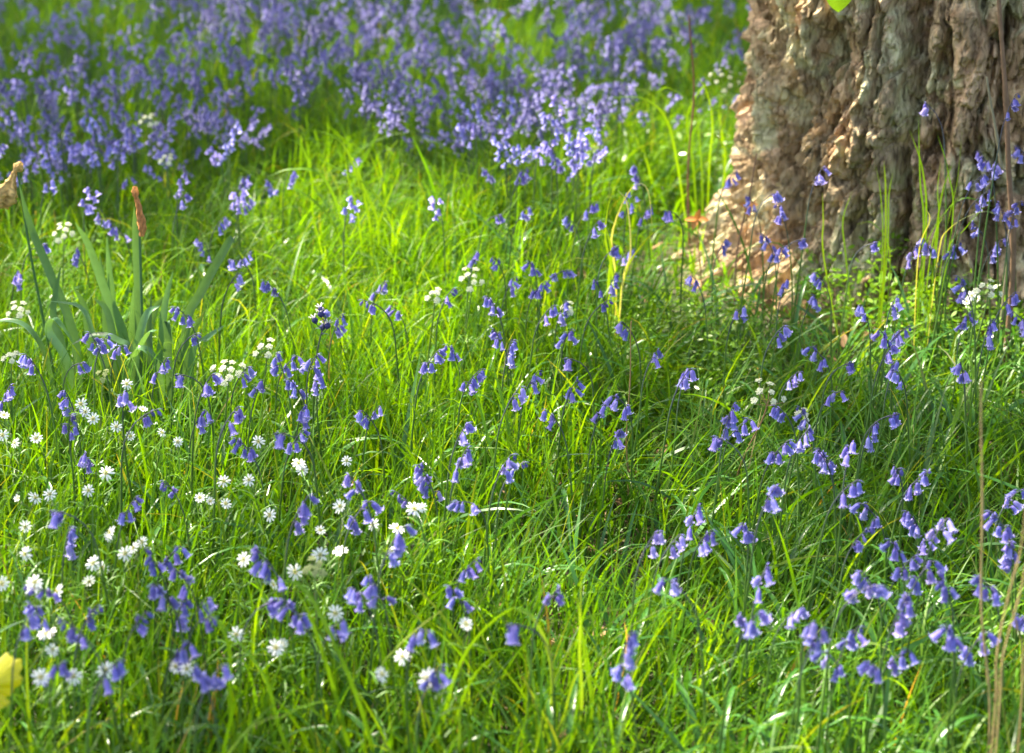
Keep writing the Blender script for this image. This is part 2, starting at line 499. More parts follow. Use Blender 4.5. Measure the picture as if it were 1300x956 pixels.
def crown_mesh():
    """leaves in clumps through the crown's depth; TX, TY is where each leaf's shade falls"""
    nc = 2000
    cx = rng.uniform(-4.2, 4.6, nc); cy = rng.uniform(-0.5, 13.5, nc)
    keep = rng.random(nc) < np.where(cy < 2.9, 0.30, np.where(cy < 3.8, 0.48, 0.66))
    cx, cy = cx[keep], cy[keep]
    h = rng.uniform(5.6, 9.2, len(cx))
    # extra clumps added towards the sun so their shade falls on the trunk
    ea = rng.uniform(0, 2 * math.pi, 60); er = np.sqrt(rng.random(60))
    cx = np.concatenate([cx, 0.95 + 0.45 * er * np.cos(ea)]); cy = np.concatenate([cy, 4.0 + 0.65 * er * np.sin(ea)])
    h = np.concatenate([h, rng.uniform(5.6, 9.2, 60)])
    per = 26
    tx = np.repeat(cx, per) + rng.normal(0, 0.22, len(cx) * per)
    ty = np.repeat(cy, per) + rng.normal(0, 0.28, len(cx) * per)
    hh = np.repeat(h, per) + rng.normal(0, 0.18, len(cx) * per)
    ok = ~in_gap(tx, ty, 0.02)
    tx, ty, hh = tx[ok], ty[ok], hh[ok]
    P = np.stack([tx, ty, np.full(len(tx), 0.2)], 1) + TO_SUN[None] * ((hh - 0.2) / TO_SUN[2])[:, None]
    # the side of the crown away from the sun, which shades nothing here
    m = 5000
    a = rng.uniform(0, 2 * math.pi, m); rr = 4.5 * np.sqrt(rng.random(m))
    Q = np.stack([TREE[0] + 2.5 + rr * np.cos(a), TREE[1] + 1.5 + rr * np.sin(a), rng.uniform(6.5, 10.5, m)], 1)
    P = np.concatenate([P, Q]) - np.array([TREE[0], TREE[1], 0])
    n = len(P)
    s = rng.uniform(0.045, 0.085, n)
    d1 = rng.normal(0, 1, (n, 3)); d1[:, 2] *= 0.35
    d1 /= np.linalg.norm(d1, axis=1, keepdims=True)
    nn = rng.normal(0, 0.6, (n, 3)) + [0, 0, 1]
    d2 = np.cross(nn, d1); d2 /= np.linalg.norm(d2, axis=1, keepdims=True)
    prof = [(-1, 0), (-0.4, 0.42), (0.25, 0.5), (1.05, 0), (0.25, -0.5), (-0.4, -0.42)]
    v = np.stack([P + d1 * (s * u)[:, None] * 1.15 + d2 * (s * q)[:, None] * 1.35 for u, q in prof], 1).reshape(-1, 3)
    i = np.arange(n)[:, None] * 6
    f = np.concatenate([i + np.array([[0, 1, 2, 3]]), i + np.array([[0, 3, 4, 5]])])
    c = np.array([0.06, 0.13, 0.02]) * rng.uniform(0.7, 1.4, (n, 1))
    mb = MB()
    mb.add(v, f, 0, np.repeat(c, 6, axis=0))
    return mb.mesh('crown', M_CANOPY, smooth=False)
tag(obj('crown', crown_mesh(), tree), kind='stuff')  # out of view; leaf clumps laid out to shape the dappled light

# low leafy shoot from the trunk, its leaf hanging into the top of the view
lp = at_y(1062, 7, 3.50) - np.array([TREE[0], TREE[1], 0])
mb = MB()
tw = spline([np.array([-0.12, -0.40, 1.02]), lp + [0.06, 0.14, 0.24], lp + [0.02, 0.03, 0.07], lp + [0, 0, 0.035]], 10)
tube(mb, tw, np.linspace(0.006, 0.0012, 10), 6, 0, (0.14, 0.10, 0.06))
shoot = obj('shoot', mb.mesh('shoot', M_STEM), tree)
def broad_leaf(mb, base, direction, length, width, up, col, lobes=0, mat=0, curl=0.25):
    d = np.asarray(direction, float); d /= np.linalg.norm(d)
    s = np.cross(d, up); s /= np.linalg.norm(s)
    nrm = np.cross(s, d)
    n = 15
    t = np.linspace(0, 1, n)
    wd = np.sin(np.pi * t ** 0.75) ** 0.8 * width / 2
    if lobes:
        wd = wd * (0.78 + 0.30 * np.abs(np.sin(t * math.pi * lobes)))
    wd[0] = wd[-1] = 0.0005
    C = np.asarray(base, float) + d * (t * length)[:, None] - nrm * (curl * length * t ** 2)[:, None]
    rows = []
    for q in (-1, -0.5, 0, 0.5, 1):
        rows.append(C + s * (wd * q)[:, None] + nrm * (abs(q) * wd * 0.25)[:, None])
    v = np.stack(rows, 1).reshape(-1, 3)
    i = (np.arange(n - 1)[:, None] * 5 + np.arange(4)[None]).ravel()
    c = np.array(col) * rng.uniform(0.9, 1.1, (len(v), 1))
    mb.add(v, np.stack([i, i + 1, i + 6, i + 5], 1), mat, c)
for b, d, L, W in ((tw[-1], (0.15, -0.2, -1), 0.046, 0.050), (tw[-3], (0.9, -0.3, 0.1), 0.05, 0.034), (tw[-5], (-0.5, -0.5, 0.5), 0.05, 0.035)):
    mb = MB()
    broad_leaf(mb, b, d, L, W, (0.2, -1, 0.3), (0.13, 0.26, 0.015))
    obj('leaf', mb.mesh('shoot_leaf', M_LEAF), shoot)

# ------------------------------------------------------------------ grass
def blades(mb, x, y, z, phi, L, lean, bend, width, col, K=6, power=1.3, twist=0.0, wav=0.0, tipc=None, mat=0):
    N = len(x)
    t = np.linspace(0, 1, K + 1)
    A = lean[:, None] + bend[:, None] * (t[None] ** power)
    Ph = phi[:, None] + (wav[:, None] if np.ndim(wav) else wav) * t[None]
    ds = (L / K)[:, None]
    am = 0.5 * (A[:, 1:] + A[:, :-1]); pm = 0.5 * (Ph[:, 1:] + Ph[:, :-1])
    h = np.sin(am) * ds
    X = x[:, None] + np.concatenate([np.zeros((N, 1)), np.cumsum(h * np.cos(pm), 1)], 1)
    Y = y[:, None] + np.concatenate([np.zeros((N, 1)), np.cumsum(h * np.sin(pm), 1)], 1)
    Zz = z[:, None] + np.concatenate([np.zeros((N, 1)), np.cumsum(np.cos(am) * ds, 1)], 1)
    gr = gz(X, Y) + 0.006
    Zz = np.where(Zz < gr, gr, Zz)
    P = np.stack([X, Y, Zz], -1)
    T = np.stack([np.sin(A) * np.cos(Ph), np.sin(A) * np.sin(Ph), np.cos(A)], -1)
    Sd = np.stack([-np.sin(Ph), np.cos(Ph), np.zeros_like(Ph)], -1)
    Nn = np.cross(T, Sd)
    tw = (twist[:, None] if np.ndim(twist) else twist) * (0.4 + t[None])
    W = np.cos(tw)[..., None] * Sd + np.sin(tw)[..., None] * Nn
    wd = (width * 0.5)[:, None] * (np.maximum(1 - t ** 2.3, 0.03) * (0.65 + 0.35 * np.minimum(1, t * 4)))[None]
    v = np.stack([P + W * wd[..., None], P - W * wd[..., None]], 2).reshape(-1, 3)
    b = (np.arange(N) * (K + 1) * 2)[:, None] + (np.arange(K) * 2)[None]
    b = b.ravel()
    f = np.stack([b, b + 1, b + 3, b + 2], 1)
    c = np.repeat(col[:, None, :], K + 1, 1)
    if tipc is not None:
        k = (t[None, :, None] ** 3) * tipc[:, None, None]
        c = c * (1 - k) + k * np.array([0.30, 0.27, 0.08])
    mb.add(v, f, mat, np.repeat(c.reshape(-1, 3), 2, axis=0))

PAL = np.array([[0.062, 0.183, 0.009], [0.084, 0.222, 0.010], [0.042, 0.130, 0.011], [0.115, 0.248, 0.012], [0.060, 0.150, 0.030]])
def palette(n, x, y, p=(0.34, 0.30, 0.18, 0.10, 0.08), dry=0.02):
    idx = rng.choice(len(PAL), n, p=p)
    c = PAL[idx] * rng.uniform(0.75, 1.25, (n, 1))
    d = rng.random(n) < dry
    c[d] = np.array([0.34, 0.27, 0.12]) * rng.uniform(0.6, 1.1, (d.sum(), 1))
    return c

def field_points(dens, y0, y1, margin=0.9, clump=0.0, mseed=0, csize=5.0):
    """scattered positions over the part of the meadow the view takes in, and a margin beside it"""
    W = 0.27 * y1 + margin
    n = int(dens * 2 * W * (y1 - y0))
    x = rng.uniform(-W, W, n); y = rng.uniform(y0, y1, n)
    edge = np.abs(x) - 0.27 * y
    keep = (edge < margin) & (rng.random(n) < np.where(edge > 0.25, 0.55, 1.0))
    x, y = x[keep], y[keep]
    if clump:
        c = n2(x, y, csize, mseed, 2)
        keep = rng.random(len(x)) < np.clip(1 + clump * (c - 0.5) * 4, 0.08, 1.6) / 1.6
        x, y = x[keep], y[keep]
    d = np.hypot((x - TREE[0]), (y - TREE[1]))
    keep = d > 0.50
    return x[keep], y[keep]

def right_side(x, y):
    """1 where the sward is flattened and mixed (to the right, nearer than the trunk), 0 where it stands upright"""
    return sstep(0.05, 0.45, x + 0.25 * (n2(x, y, 2.5, 77) - 0.5)) * (1 - sstep(3.3, 4.2, y))
def hollow(x, y):
    return np.exp(-((x - HOLLOW[0]) ** 2 + ((y - HOLLOW[1]) * 0.5) ** 2) / 0.020)

near, mid, far = MB(), MB(), MB()
def layer(mb, dens, y0, y1, Lr, leanr, bendr, wr, K, clump, seed, wmul=1.0, upright=True, csize=5.0, dry=0.003, p=(0.34, 0.30, 0.18, 0.10, 0.08), tall=False, tipdry=0.10):
    x, y = field_points(dens, y0, y1, 0.9, clump, seed, csize)
    if tall:
        k = rng.random(len(x)) > 0.85 * hollow(x, y)
        x, y = x[k], y[k]
    if not tall:
        k = rng.random(len(x)) > 0.75 * hollow(x, y)
        x, y = x[k], y[k]
    root = np.hypot(x - TREE[0] + 0.12, y - TREE[1] + 0.12)
    if tall:
        k = rng.random(len(x)) < sstep(0.52, 0.80, root) * 0.92 + 0.08
        x, y, root = x[k], y[k], root[k]
    n = len(x)
    rs = right_side(x, y)
    comb = (n2(x, y, 1.6, seed + 5) - 0.5) * 7.0 + rng.normal(0, 0.9, n) - 0.6
    phi = np.where(rng.random(n) < 0.55, comb, rng.uniform(0, 2 * math.pi, n))
    L = rng.uniform(Lr[0], Lr[1], n) * (0.82 + 0.4 * n2(x, y, 3.1, seed + 9)) * np.where(tall, 1 - 0.10 * rs, 1.0) * (0.45 + 0.55 * sstep(0.55, 0.85, root))
    lean = np.abs(rng.normal(leanr[0], leanr[1], n)) + 0.38 * rs * rng.random(n) * (1 if tall else 0.5)
    bend = rng.uniform(bendr[0], bendr[1], n) ** 1.0 + 0.5 * rs * rng.random(n)
    wd = rng.uniform(wr[0], wr[1], n) * wmul
    blades(mb, x, y, gz(x, y) - 0.004, phi, L, lean, bend, wd, palette(n, x, y, p, dry), K, rng.uniform(1.0, 2.2), rng.normal(0, 0.7, n), rng.normal(0, 0.35, n), rng.random(n) * (rng.random(n) < tipdry))
# low dense sward that hides the soil
layer(near, 3600, 1.45, 3.4, (0.06, 0.15), (0.35, 0.3), (0.2, 1.6), (0.0018, 0.0038), 5, 0.0, 1)
layer(mid, 3600, 3.4, 5.2, (0.06, 0.16), (0.35, 0.3), (0.2, 1.6), (0.0018, 0.0036), 4, 0.0, 2)
# upright tall blades, in tufts
layer(near, 4300, 1.45, 3.4, (0.15, 0.27), (0.09, 0.12), (0.05, 1.0), (0.0028, 0.0066), 7, 0.7, 3, tall=True, csize=9)
layer(mid, 3200, 3.4, 5.2, (0.15, 0.28), (0.14, 0.14), (0.1, 1.3), (0.0028, 0.0062), 6, 0.7, 4, tall=True, csize=7)
layer(far, 3600, 5.2, 8.5, (0.16, 0.30), (0.14, 0.14), (0.1, 1.3), (0.0030, 0.0058), 5, 0.5, 5, tall=True)
layer(far, 1200, 8.5, 13.0, (0.16, 0.30), (0.16, 0.16), (0.2, 1.3), (0.005, 0.009), 4, 0.4, 6, tall=True)
# fine arching blades whose tips hang over
layer(near, 1500, 1.45, 3.4, (0.20, 0.34), (0.25, 0.18), (1.2, 2.4), (0.0016, 0.0036), 9, 0.4, 7, tall=True, p=(0.26, 0.34, 0.10, 0.16, 0.14))
layer(mid, 1900, 3.4, 5.2, (0.20, 0.34), (0.25, 0.18), (1.2, 2.6), (0.0018, 0.0036), 8, 0.4, 8, tall=True, p=(0.24, 0.34, 0.08, 0.24, 0.10))
layer(far, 700, 5.2, 8.5, (0.2, 0.34), (0.25, 0.2), (1.2, 2.4), (0.003, 0.005), 6, 0.3, 9)
# a few broad grass blades standing through the rest
layer(near, 560, 1.45, 3.4, (0.20, 0.32), (0.15, 0.15), (0.2, 1.3), (0.0048, 0.0078), 9, 0.5, 10, p=(0.25, 0.35, 0.1, 0.25, 0.05), tipdry=0.2)
layer(mid, 380, 3.4, 5.2, (0.20, 0.34), (0.2, 0.15), (0.3, 1.6), (0.005, 0.008), 9, 0.5, 11, p=(0.2, 0.35, 0.05, 0.35, 0.05))
g = tag(obj('grass', near.mesh('grass_near', M_GRASS)), 'long fresh green grass covering the meadow in front', 'grass', kind='stuff')
tag(obj('grass', mid.mesh('grass_mid', M_GRASS)), 'finer arching green grass beside and in front of the trunk', 'grass', kind='stuff')
tag(obj('grass', far.mesh('grass_far', M_GRASS)), 'blurred green grass growing between the far bluebells', 'grass', kind='stuff')

# glossy strap leaves of bluebells lying about in the sward
mb = MB()
for (y0, y1, dn) in ((1.45, 3.4, 150), (3.4, 5.2, 130), (5.2, 9, 70)):
    x, y = field_points(dn * 2, y0, y1, 0.9, 0.6, 31, 3.0)
    rs = right_side(x, y)
    k = rng.random(len(x)) < 0.50 + 0.50 * rs
    x, y = x[k], y[k]; n = len(x)
    blades(mb, x, y, gz(x, y), rng.uniform(0, 6.28, n), rng.uniform(0.16, 0.30, n), np.abs(rng.normal(0.45, 0.3, n)), rng.uniform(0.4, 1.7, n), rng.uniform(0.006, 0.011, n),
           np.array([0.045, 0.15, 0.022]) * rng.uniform(0.7, 1.3, (n, 1)), 9, 1.2, rng.normal(0, 0.5, n), rng.normal(0, 0.3, n))
tag(obj('strap_foliage', mb.mesh('strap_foliage', M_LEAF)), 'broad glossy strap leaves lying through the grass', 'foliage', kind='stuff')

# small leafy ground cover beside the trunk
def leaflets(zones):
    mb = MB()
    for px, py, rx, ry, n, sz in zones:
        c = at(px, py, 0.12)
        a = rng.uniform(0, 6.28, n); r = np.sqrt(rng.random(n)) ** 0.8
        x = c[0] + rx * r * np.cos(a); y = c[1] + ry * r * np.sin(a)
        z = gz(x, y) + rng.uniform(0.03, 0.20, n) * (1.1 - 0.5 * r)
        P = np.stack([x, y, z], 1)
        d1 = rng.normal(0, 1, (n, 3)); d1[:, 2] *= 0.5; d1 /= np.linalg.norm(d1, axis=1, keepdims=True)
        nn = rng.normal(0, 0.5, (n, 3)) + [0, -0.2, 1]
        d2 = np.cross(nn, d1); d2 /= np.linalg.norm(d2, axis=1, keepdims=True)
        s = rng.uniform(0.6, 1.3, n) * sz
        prof = [(-1, 0), (-0.3, 0.40), (0.4, 0.36), (1.1, 0), (0.4, -0.36), (-0.3, -0.40)]
        v = np.stack([P + d1 * (s * u)[:, None] + d2 * (s * q)[:, None] for u, q in prof], 1).reshape(-1, 3)
        i = np.arange(n)[:, None] * 6
        f = np.concatenate([i + np.array([[0, 1, 2, 3]]), i + np.array([[0, 3, 4, 5]])])
        mb.add(v, f, 0, np.repeat(np.array([0.12, 0.245, 0.010]) * rng.uniform(0.6, 1.4, (n, 1)), 6, axis=0))
        # the thin stalks that carry them
        k = rng.choice(n, n // 6, replace=False)
        blades(mb, x[k], y[k], gz(x[k], y[k]), rng.uniform(0, 6.28, len(k)), z[k] - gz(x[k], y[k]) + 0.02, np.full(len(k), 0.1), rng.uniform(0, 0.5, len(k)), np.full(len(k), 0.0016), np.tile([[0.07, 0.16, 0.02]], (len(k), 1)), 4)
    return mb.mesh('leafy_undergrowth', M_LEAF)
tag(obj('undergrowth', leaflets([(1165, 345, 0.24, 0.24, 2600, 0.008), (1230, 400, 0.16, 0.18, 1200, 0.008), (910, 425, 0.13, 0.22, 1500, 0.006), (840, 440, 0.14, 0.2, 900, 0.006),
                                 (110, 335, 0.16, 0.2, 900, 0.008), (860, 190, 0.2, 0.4, 900, 0.010)])), 'low small-leaved ground cover beside the trunk', 'undergrowth', kind='stuff')

# dead leaves lying about the foot of the trunk and in the dark hollow
def litter():
    mb = MB()
    for cx, cy, rx, ry, n in ((HOLLOW[0], HOLLOW[1] + 0.15, 0.22, 0.4, 90), (TREE[0] - 0.45, TREE[1] - 0.25, 0.35, 0.3, 40), (0.0, 3.2, 1.4, 1.6, 260)):
        for _ in range(n):
            x, y = cx + rng.normal(0, rx * 0.6), cy + rng.normal(0, ry * 0.6)
            a = rng.uniform(0, 6.28)
            broad_leaf(mb, (x, y, float(gz(x, y)) + rng.uniform(0.006, 0.035)), (math.cos(a), math.sin(a), rng.normal(0.1, 0.25)), rng.uniform(0.025, 0.055), rng.uniform(0.014, 0.03), (0.1, 0.05, 1),
                       np.array([0.24, 0.15, 0.075]) * rng.uniform(0.5, 1.4), lobes=rng.integers(0, 4), curl=rng.uniform(-0.3, 0.4))
    return mb.mesh('leaf_litter', M_DRY)
tag(obj('leaf_litter', litter()), 'brown dead leaves lying under the grass by the trunk', 'dead leaves', kind='stuff')

# ------------------------------------------------------------------ bluebell flowers
DEEP = np.array([0.140, 0.125, 0.46]); MIDC = np.array([0.220, 0.200, 0.62]); RIM = np.array([0.40, 0.375, 0.78])
def bell_mesh(name, length=0.0175, open_=1.0, width=1.0, pale=0.0, dark=0.0):
    mb = MB()
    n = 9
    u = np.linspace(0, 1, n)
    rr = np.interp(u, [0, 0.10, 0.28, 0.62, 0.80, 0.92, 1.0], [0.0012, 0.0029, 0.0040, 0.0042, 0.0050, 0.0050 + 0.0026 * open_, 0.0050 + 0.0042 * open_]) * width
    zz = -np.interp(u, [0, 0.10, 0.62, 0.85, 0.95, 1.0], [0, 0.07, 0.66, 0.93, 1.0 - 0.04 * open_, 1.0 - 0.17 * open_]) * length
    if open_ < 0.2:
        rr = np.interp(u, [0, 0.15, 0.45, 0.8, 1.0], [0.001, 0.0026, 0.0034, 0.0026, 0.0006]) * width
        zz = -u * length
    hw = np.interp(u, [0, 0.2, 0.6, 0.85, 1.0], [0.62, 0.60, 0.56, 0.40, 0.05])
    for k in range(6):
        th0 = k * math.pi / 3
        off = 0.0003 * (1 if k % 2 else -1)
        rows = []
        cols = []
        for q in (-1, -0.5, 0, 0.5, 1):
            th = th0 + hw * q
            r_ = rr + off + 0.0003 * (1 - abs(q))
            rows.append(np.stack([np.cos(th) * r_, np.sin(th) * r_, zz], 1))
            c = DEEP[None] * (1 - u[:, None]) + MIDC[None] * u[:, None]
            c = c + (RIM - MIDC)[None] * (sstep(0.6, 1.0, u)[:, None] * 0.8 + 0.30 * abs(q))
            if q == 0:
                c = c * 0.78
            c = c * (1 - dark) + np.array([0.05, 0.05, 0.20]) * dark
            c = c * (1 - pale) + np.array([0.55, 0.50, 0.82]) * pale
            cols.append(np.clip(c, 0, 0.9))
        v = np.stack(rows, 1).reshape(-1, 3)
        cc = np.stack(cols, 1).reshape(-1, 3)
        i = (np.arange(n - 1)[:, None] * 5 + np.arange(4)[None]).ravel()
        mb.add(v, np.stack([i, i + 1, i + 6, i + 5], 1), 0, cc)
    if open_ > 0.5:   # cream anthers just inside the mouth
        for k in range(3):
            a = k * 2.1
            tube(mb, [[0.001 * math.cos(a), 0.001 * math.sin(a), -0.3 * length], [0.0022 * math.cos(a), 0.0022 * math.sin(a), -0.86 * length]], [0.0003, 0.0008], 4, 0, (0.6, 0.58, 0.45))
    return mb.mesh(name, M_BELL)
BELLS = {
    'open': [bell_mesh('bell_open', 0.0200, 0.9, 0.92), bell_mesh('bell_open', 0.0185, 1.15, 0.98), bell_mesh('bell_open', 0.0210, 0.75, 0.86), bell_mesh('bell_open', 0.0190, 0.9, 1.0, 0.15)],
    'pale': [bell_mesh('bell_pale', 0.0195, 1.1, 0.95, 0.42), bell_mesh('bell_pale', 0.0185, 1.0, 0.95, 0.25)],
    'half': [bell_mesh('bell_half', 0.0155, 0.35, 0.9), bell_mesh('bell_half', 0.0145, 0.3, 0.88, 0, 0.2)],
    'bud': [bell_mesh('bell_bud', 0.0110, 0.0, 0.8, 0, 0.35), bell_mesh('bell_bud', 0.0090, 0.0, 0.75, 0, 0.6)],
    'seed': [bell_mesh('seed_capsule', 0.0085, 0.0, 1.15, 0, 0.75)],
}
def shrivel_mesh():
    """a swollen dark capsule still wearing its shrivelled pale petals"""
    mb = MB()
    n = 7; u = np.linspace(0, 1, n); th = np.linspace(0, 2 * math.pi, 9)[:-1]
    r = np.sin(np.pi * np.clip(u * 0.9 + 0.08, 0, 1)) * 0.0042 + 0.0003
    v = np.stack([np.outer(r, np.cos(th)), np.outer(r, np.sin(th)), np.repeat((u * 0.010)[:, None], 8, 1)], -1).reshape(-1, 3)
    i = (np.arange(n - 1)[:, None] * 8); j = np.arange(8)[None]; k = (j + 1) % 8
    mb.add(v, np.stack([i + j, i + k, i + 8 + k, i + 8 + j], -1).reshape(-1, 4), 0, (0.05, 0.055, 0.17))
    for q in range(6):
        a = q * 1.05
        d = np.array([math.cos(a), math.sin(a), 0])
        p = np.array([0, 0, 0.009])
        ribbon(mb, [p + d * 0.002, p + d * 0.004 + [0, 0, 0.002], p + d * 0.006 + [0, 0, 0.0035], p + d * 0.0065 + [0, 0, 0.001]], 0.0022, side=np.cross(d, [0, 0, 1]), col=(0.62, 0.60, 0.62))
    return mb.mesh('capsule', M_BELL)
CAPSULE = shrivel_mesh()

STEM_G = np.array([0.085, 0.17, 0.03]); STEM_P = np.array([0.055, 0.055, 0.09])
def bluebell_proto(n, H, kind, seed):
    """one plant nodding to +x: its stem with stalks, where its bells hang, its leaves, and the centre of its head"""
    r = random.Random(seed)
    nt_ = 22
    t = np.linspace(0, 1, nt_)
    droop = {'fade': 0.25}.get(kind, r.uniform(0.35, 0.95) if r.random() < 0.88 else r.uniform(1.1, 1.6))
    if n <= 2:
        droop *= 1.1
    a = 0.05 + r.uniform(0.0, 0.14) * t + droop * np.clip((t - 1 + 0.087 / H) / (0.087 / H), 0, 1) ** 1.4
    ds = H * 1.06 / (nt_ - 1)
    X = np.concatenate([[0], np.cumsum(np.sin(0.5 * (a[1:] + a[:-1])) * ds)])
    Z = np.concatenate([[0], np.cumsum(np.cos(0.5 * (a[1:] + a[:-1])) * ds)])
    Yw = 0.006 * np.sin(t * 5 + r.random() * 6)
    P = np.stack([X, Yw, Z], 1)
    col = STEM_G[None] * (1 - sstep(0.6, 0.95, t))[:, None] + STEM_P[None] * sstep(0.6, 0.95, t)[:, None]
    mb = MB()
    tube(mb, P, np.interp(t, [0, 0.6, 1], [0.0020, 0.0016, 0.0007]), 6, 0, col)
    bells = []
    span = min(0.19, 0.02 + 0.0140 * n) * 0.29 / H
    for i in range(n):
        s = 1 - span * (i / max(1, n - 1)) if n > 1 else 0.985
        s = min(1.0, s + r.uniform(-0.018, 0.018) * 0.29 / H)
        p = np.array([np.interp(s, t, P[:, k]) for k in range(3)])
        sidea = r.gauss(0, 1.15) if kind != 'fade' else r.uniform(-3.1, 3.1)
        d = np.array([math.cos(sidea), math.sin(sidea), 0])
        pl = r.uniform(0.003, 0.007) * (0.6 + 0.5 * (i / max(1, n - 1) if n > 1 else 1))
        up = 0.35 if kind != 'fade' else 0.9
        e = p + d * pl + np.array([0, 0, pl * up])
        e2 = e + d * pl * 0.35 + np.array([0, 0, -0.002 if kind != 'fade' else 0.003])
        tube(mb, spline([p, e, e2], 6), 0.0006, 5, 0, STEM_P * 1.1)
        # the two narrow blue bracts at its foot
        ribbon(mb, spline([p, p + d * 0.006 + [0, 0, 0.002], p + d * 0.012 + [0, 0, 0.000]], 5), 0.0022, side=np.cross(d, [0, 0, 1]), col=(0.10, 0.09, 0.32))
        if kind == 'fade':
            me = CAPSULE if i > 1 or r.random() < 0.6 else BELLS['half'][0]
            tilt = r.uniform(0.1, 0.5)
            m = Matrix.Translation(e2) @ Matrix.Rotation(math.atan2(d[1], d[0]), 4, 'Z') @ Matrix.Rotation(tilt, 4, 'Y')
            if me is not CAPSULE:
                m = m @ Matrix.Rotation(1.0, 4, 'Y')
            bells.append(('capsule' if me is CAPSULE else 'bell', me, m))
        else:
            f = i / max(1, n - 1) if n > 1 else 1
            if kind == 'bud':
                typ = 'bud' if f < 0.6 else 'half'
            elif n >= 5 and f < 0.16:
                typ = 'bud' if r.random() < 0.7 else 'half'
            elif n >= 5 and f < 0.34:
                typ = 'half' if r.random() < 0.6 else 'open'
            else:
                typ = 'pale' if r.random() < (0.55 if kind == 'pale' else 0.12) else 'open'
            me = r.choice(BELLS[typ])
            tilt = r.uniform(0.05, 0.95) if typ != 'bud' else r.uniform(0.1, 1.0)
            m = (Matrix.Translation(e2) @ Matrix.Rotation(math.atan2(d[1], d[0]), 4, 'Z') @ Matrix.Rotation(-tilt, 4, 'Y')
                 @ Matrix.Rotation(r.random() * 6.28, 4, 'Z') @ Matrix.Scale(r.uniform(0.74, 0.95), 4))
            bells.append(('bell' if typ != 'bud' else 'bud', me, m))
    stem = mb.mesh('stem', M_STEM)
    leaves = []
    for k in range(3):
        a0 = k * 2.1 + r.uniform(-0.5, 0.5)
        d = np.array([math.cos(a0), math.sin(a0), 0])
        L = r.uniform(0.16, 0.25)
        lm = MB()
        ribbon(lm, spline([d * 0.003, d * L * 0.25 + [0, 0, L * 0.5], d * L * 0.6 + [0, 0, L * 0.62], d * L * 0.95 + [0, 0, L * r.uniform(0.1, 0.45)]], 12), r.uniform(0.007, 0.010), side=np.cross(d, [0, 0, 1]), fold=0.4, col=np.array([0.045, 0.15, 0.022]))
        leaves.append(lm.mesh('leaf', M_LEAF))
    hc = np.mean([np.array(m.translation) + np.array(m.to_3x3() @ Vector((0, 0, -0.008))) for _, _, m in bells], axis=0)
    return dict(stem=stem, bells=bells, leaves=leaves, head=hc, n=n)
PROTO = {}
def proto(n, kind, k):
    key = (n, kind, k)
    if key not in PROTO:
        rr_ = random.Random(str(key))
        PROTO[key] = bluebell_proto(n, rr_.uniform(0.27, 0.32), kind, str(key))
    return PROTO[key]
NUM = ['no', 'one', 'two', 'three', 'four', 'five', 'six', 'seven', 'eight', 'nine', 'ten', 'eleven', 'twelve']
ORD = ['first', 'second', 'third', 'fourth', 'fifth', 'sixth', 'seventh', 'eighth', 'ninth', 'tenth', 'eleventh', 'twelfth', 'thirteenth', 'fourteenth', 'fifteenth', 'sixteenth', 'seventeenth', 'eighteenth', 'nineteenth', 'twentieth']
def ordinal_labels(items, zones, noun):
    """items: (px, py, look). Each is named by the landmark zone it stands in and its order from the left there"""
    where = []
    for px, py, look in items:
        for z, (x0, x1, y0, y1, ph) in enumerate(zones):
            if x0 <= px < x1 and y0 <= py < y1:
                where.append(z); break
        else:
            where.append(None)
    out_ = [None] * len(items)
    for z in set(where):
        ids = sorted([i for i in range(len(items)) if where[i] == z], key=lambda i: items[i][0])
        for k, i in enumerate(ids):
            ph = zones[z][4] if z is not None else 'in the meadow'
            if len(ids) == 1:
                out_[i] = f'{items[i][2]} {noun} {ph}'
            else:
                o_ = 'leftmost' if k == 0 else ('rightmost' if k == len(ids) - 1 else ORD[k] + ' from left')
                out_[i] = f'{items[i][2]} {noun}, {o_} {ph}'
    return out_

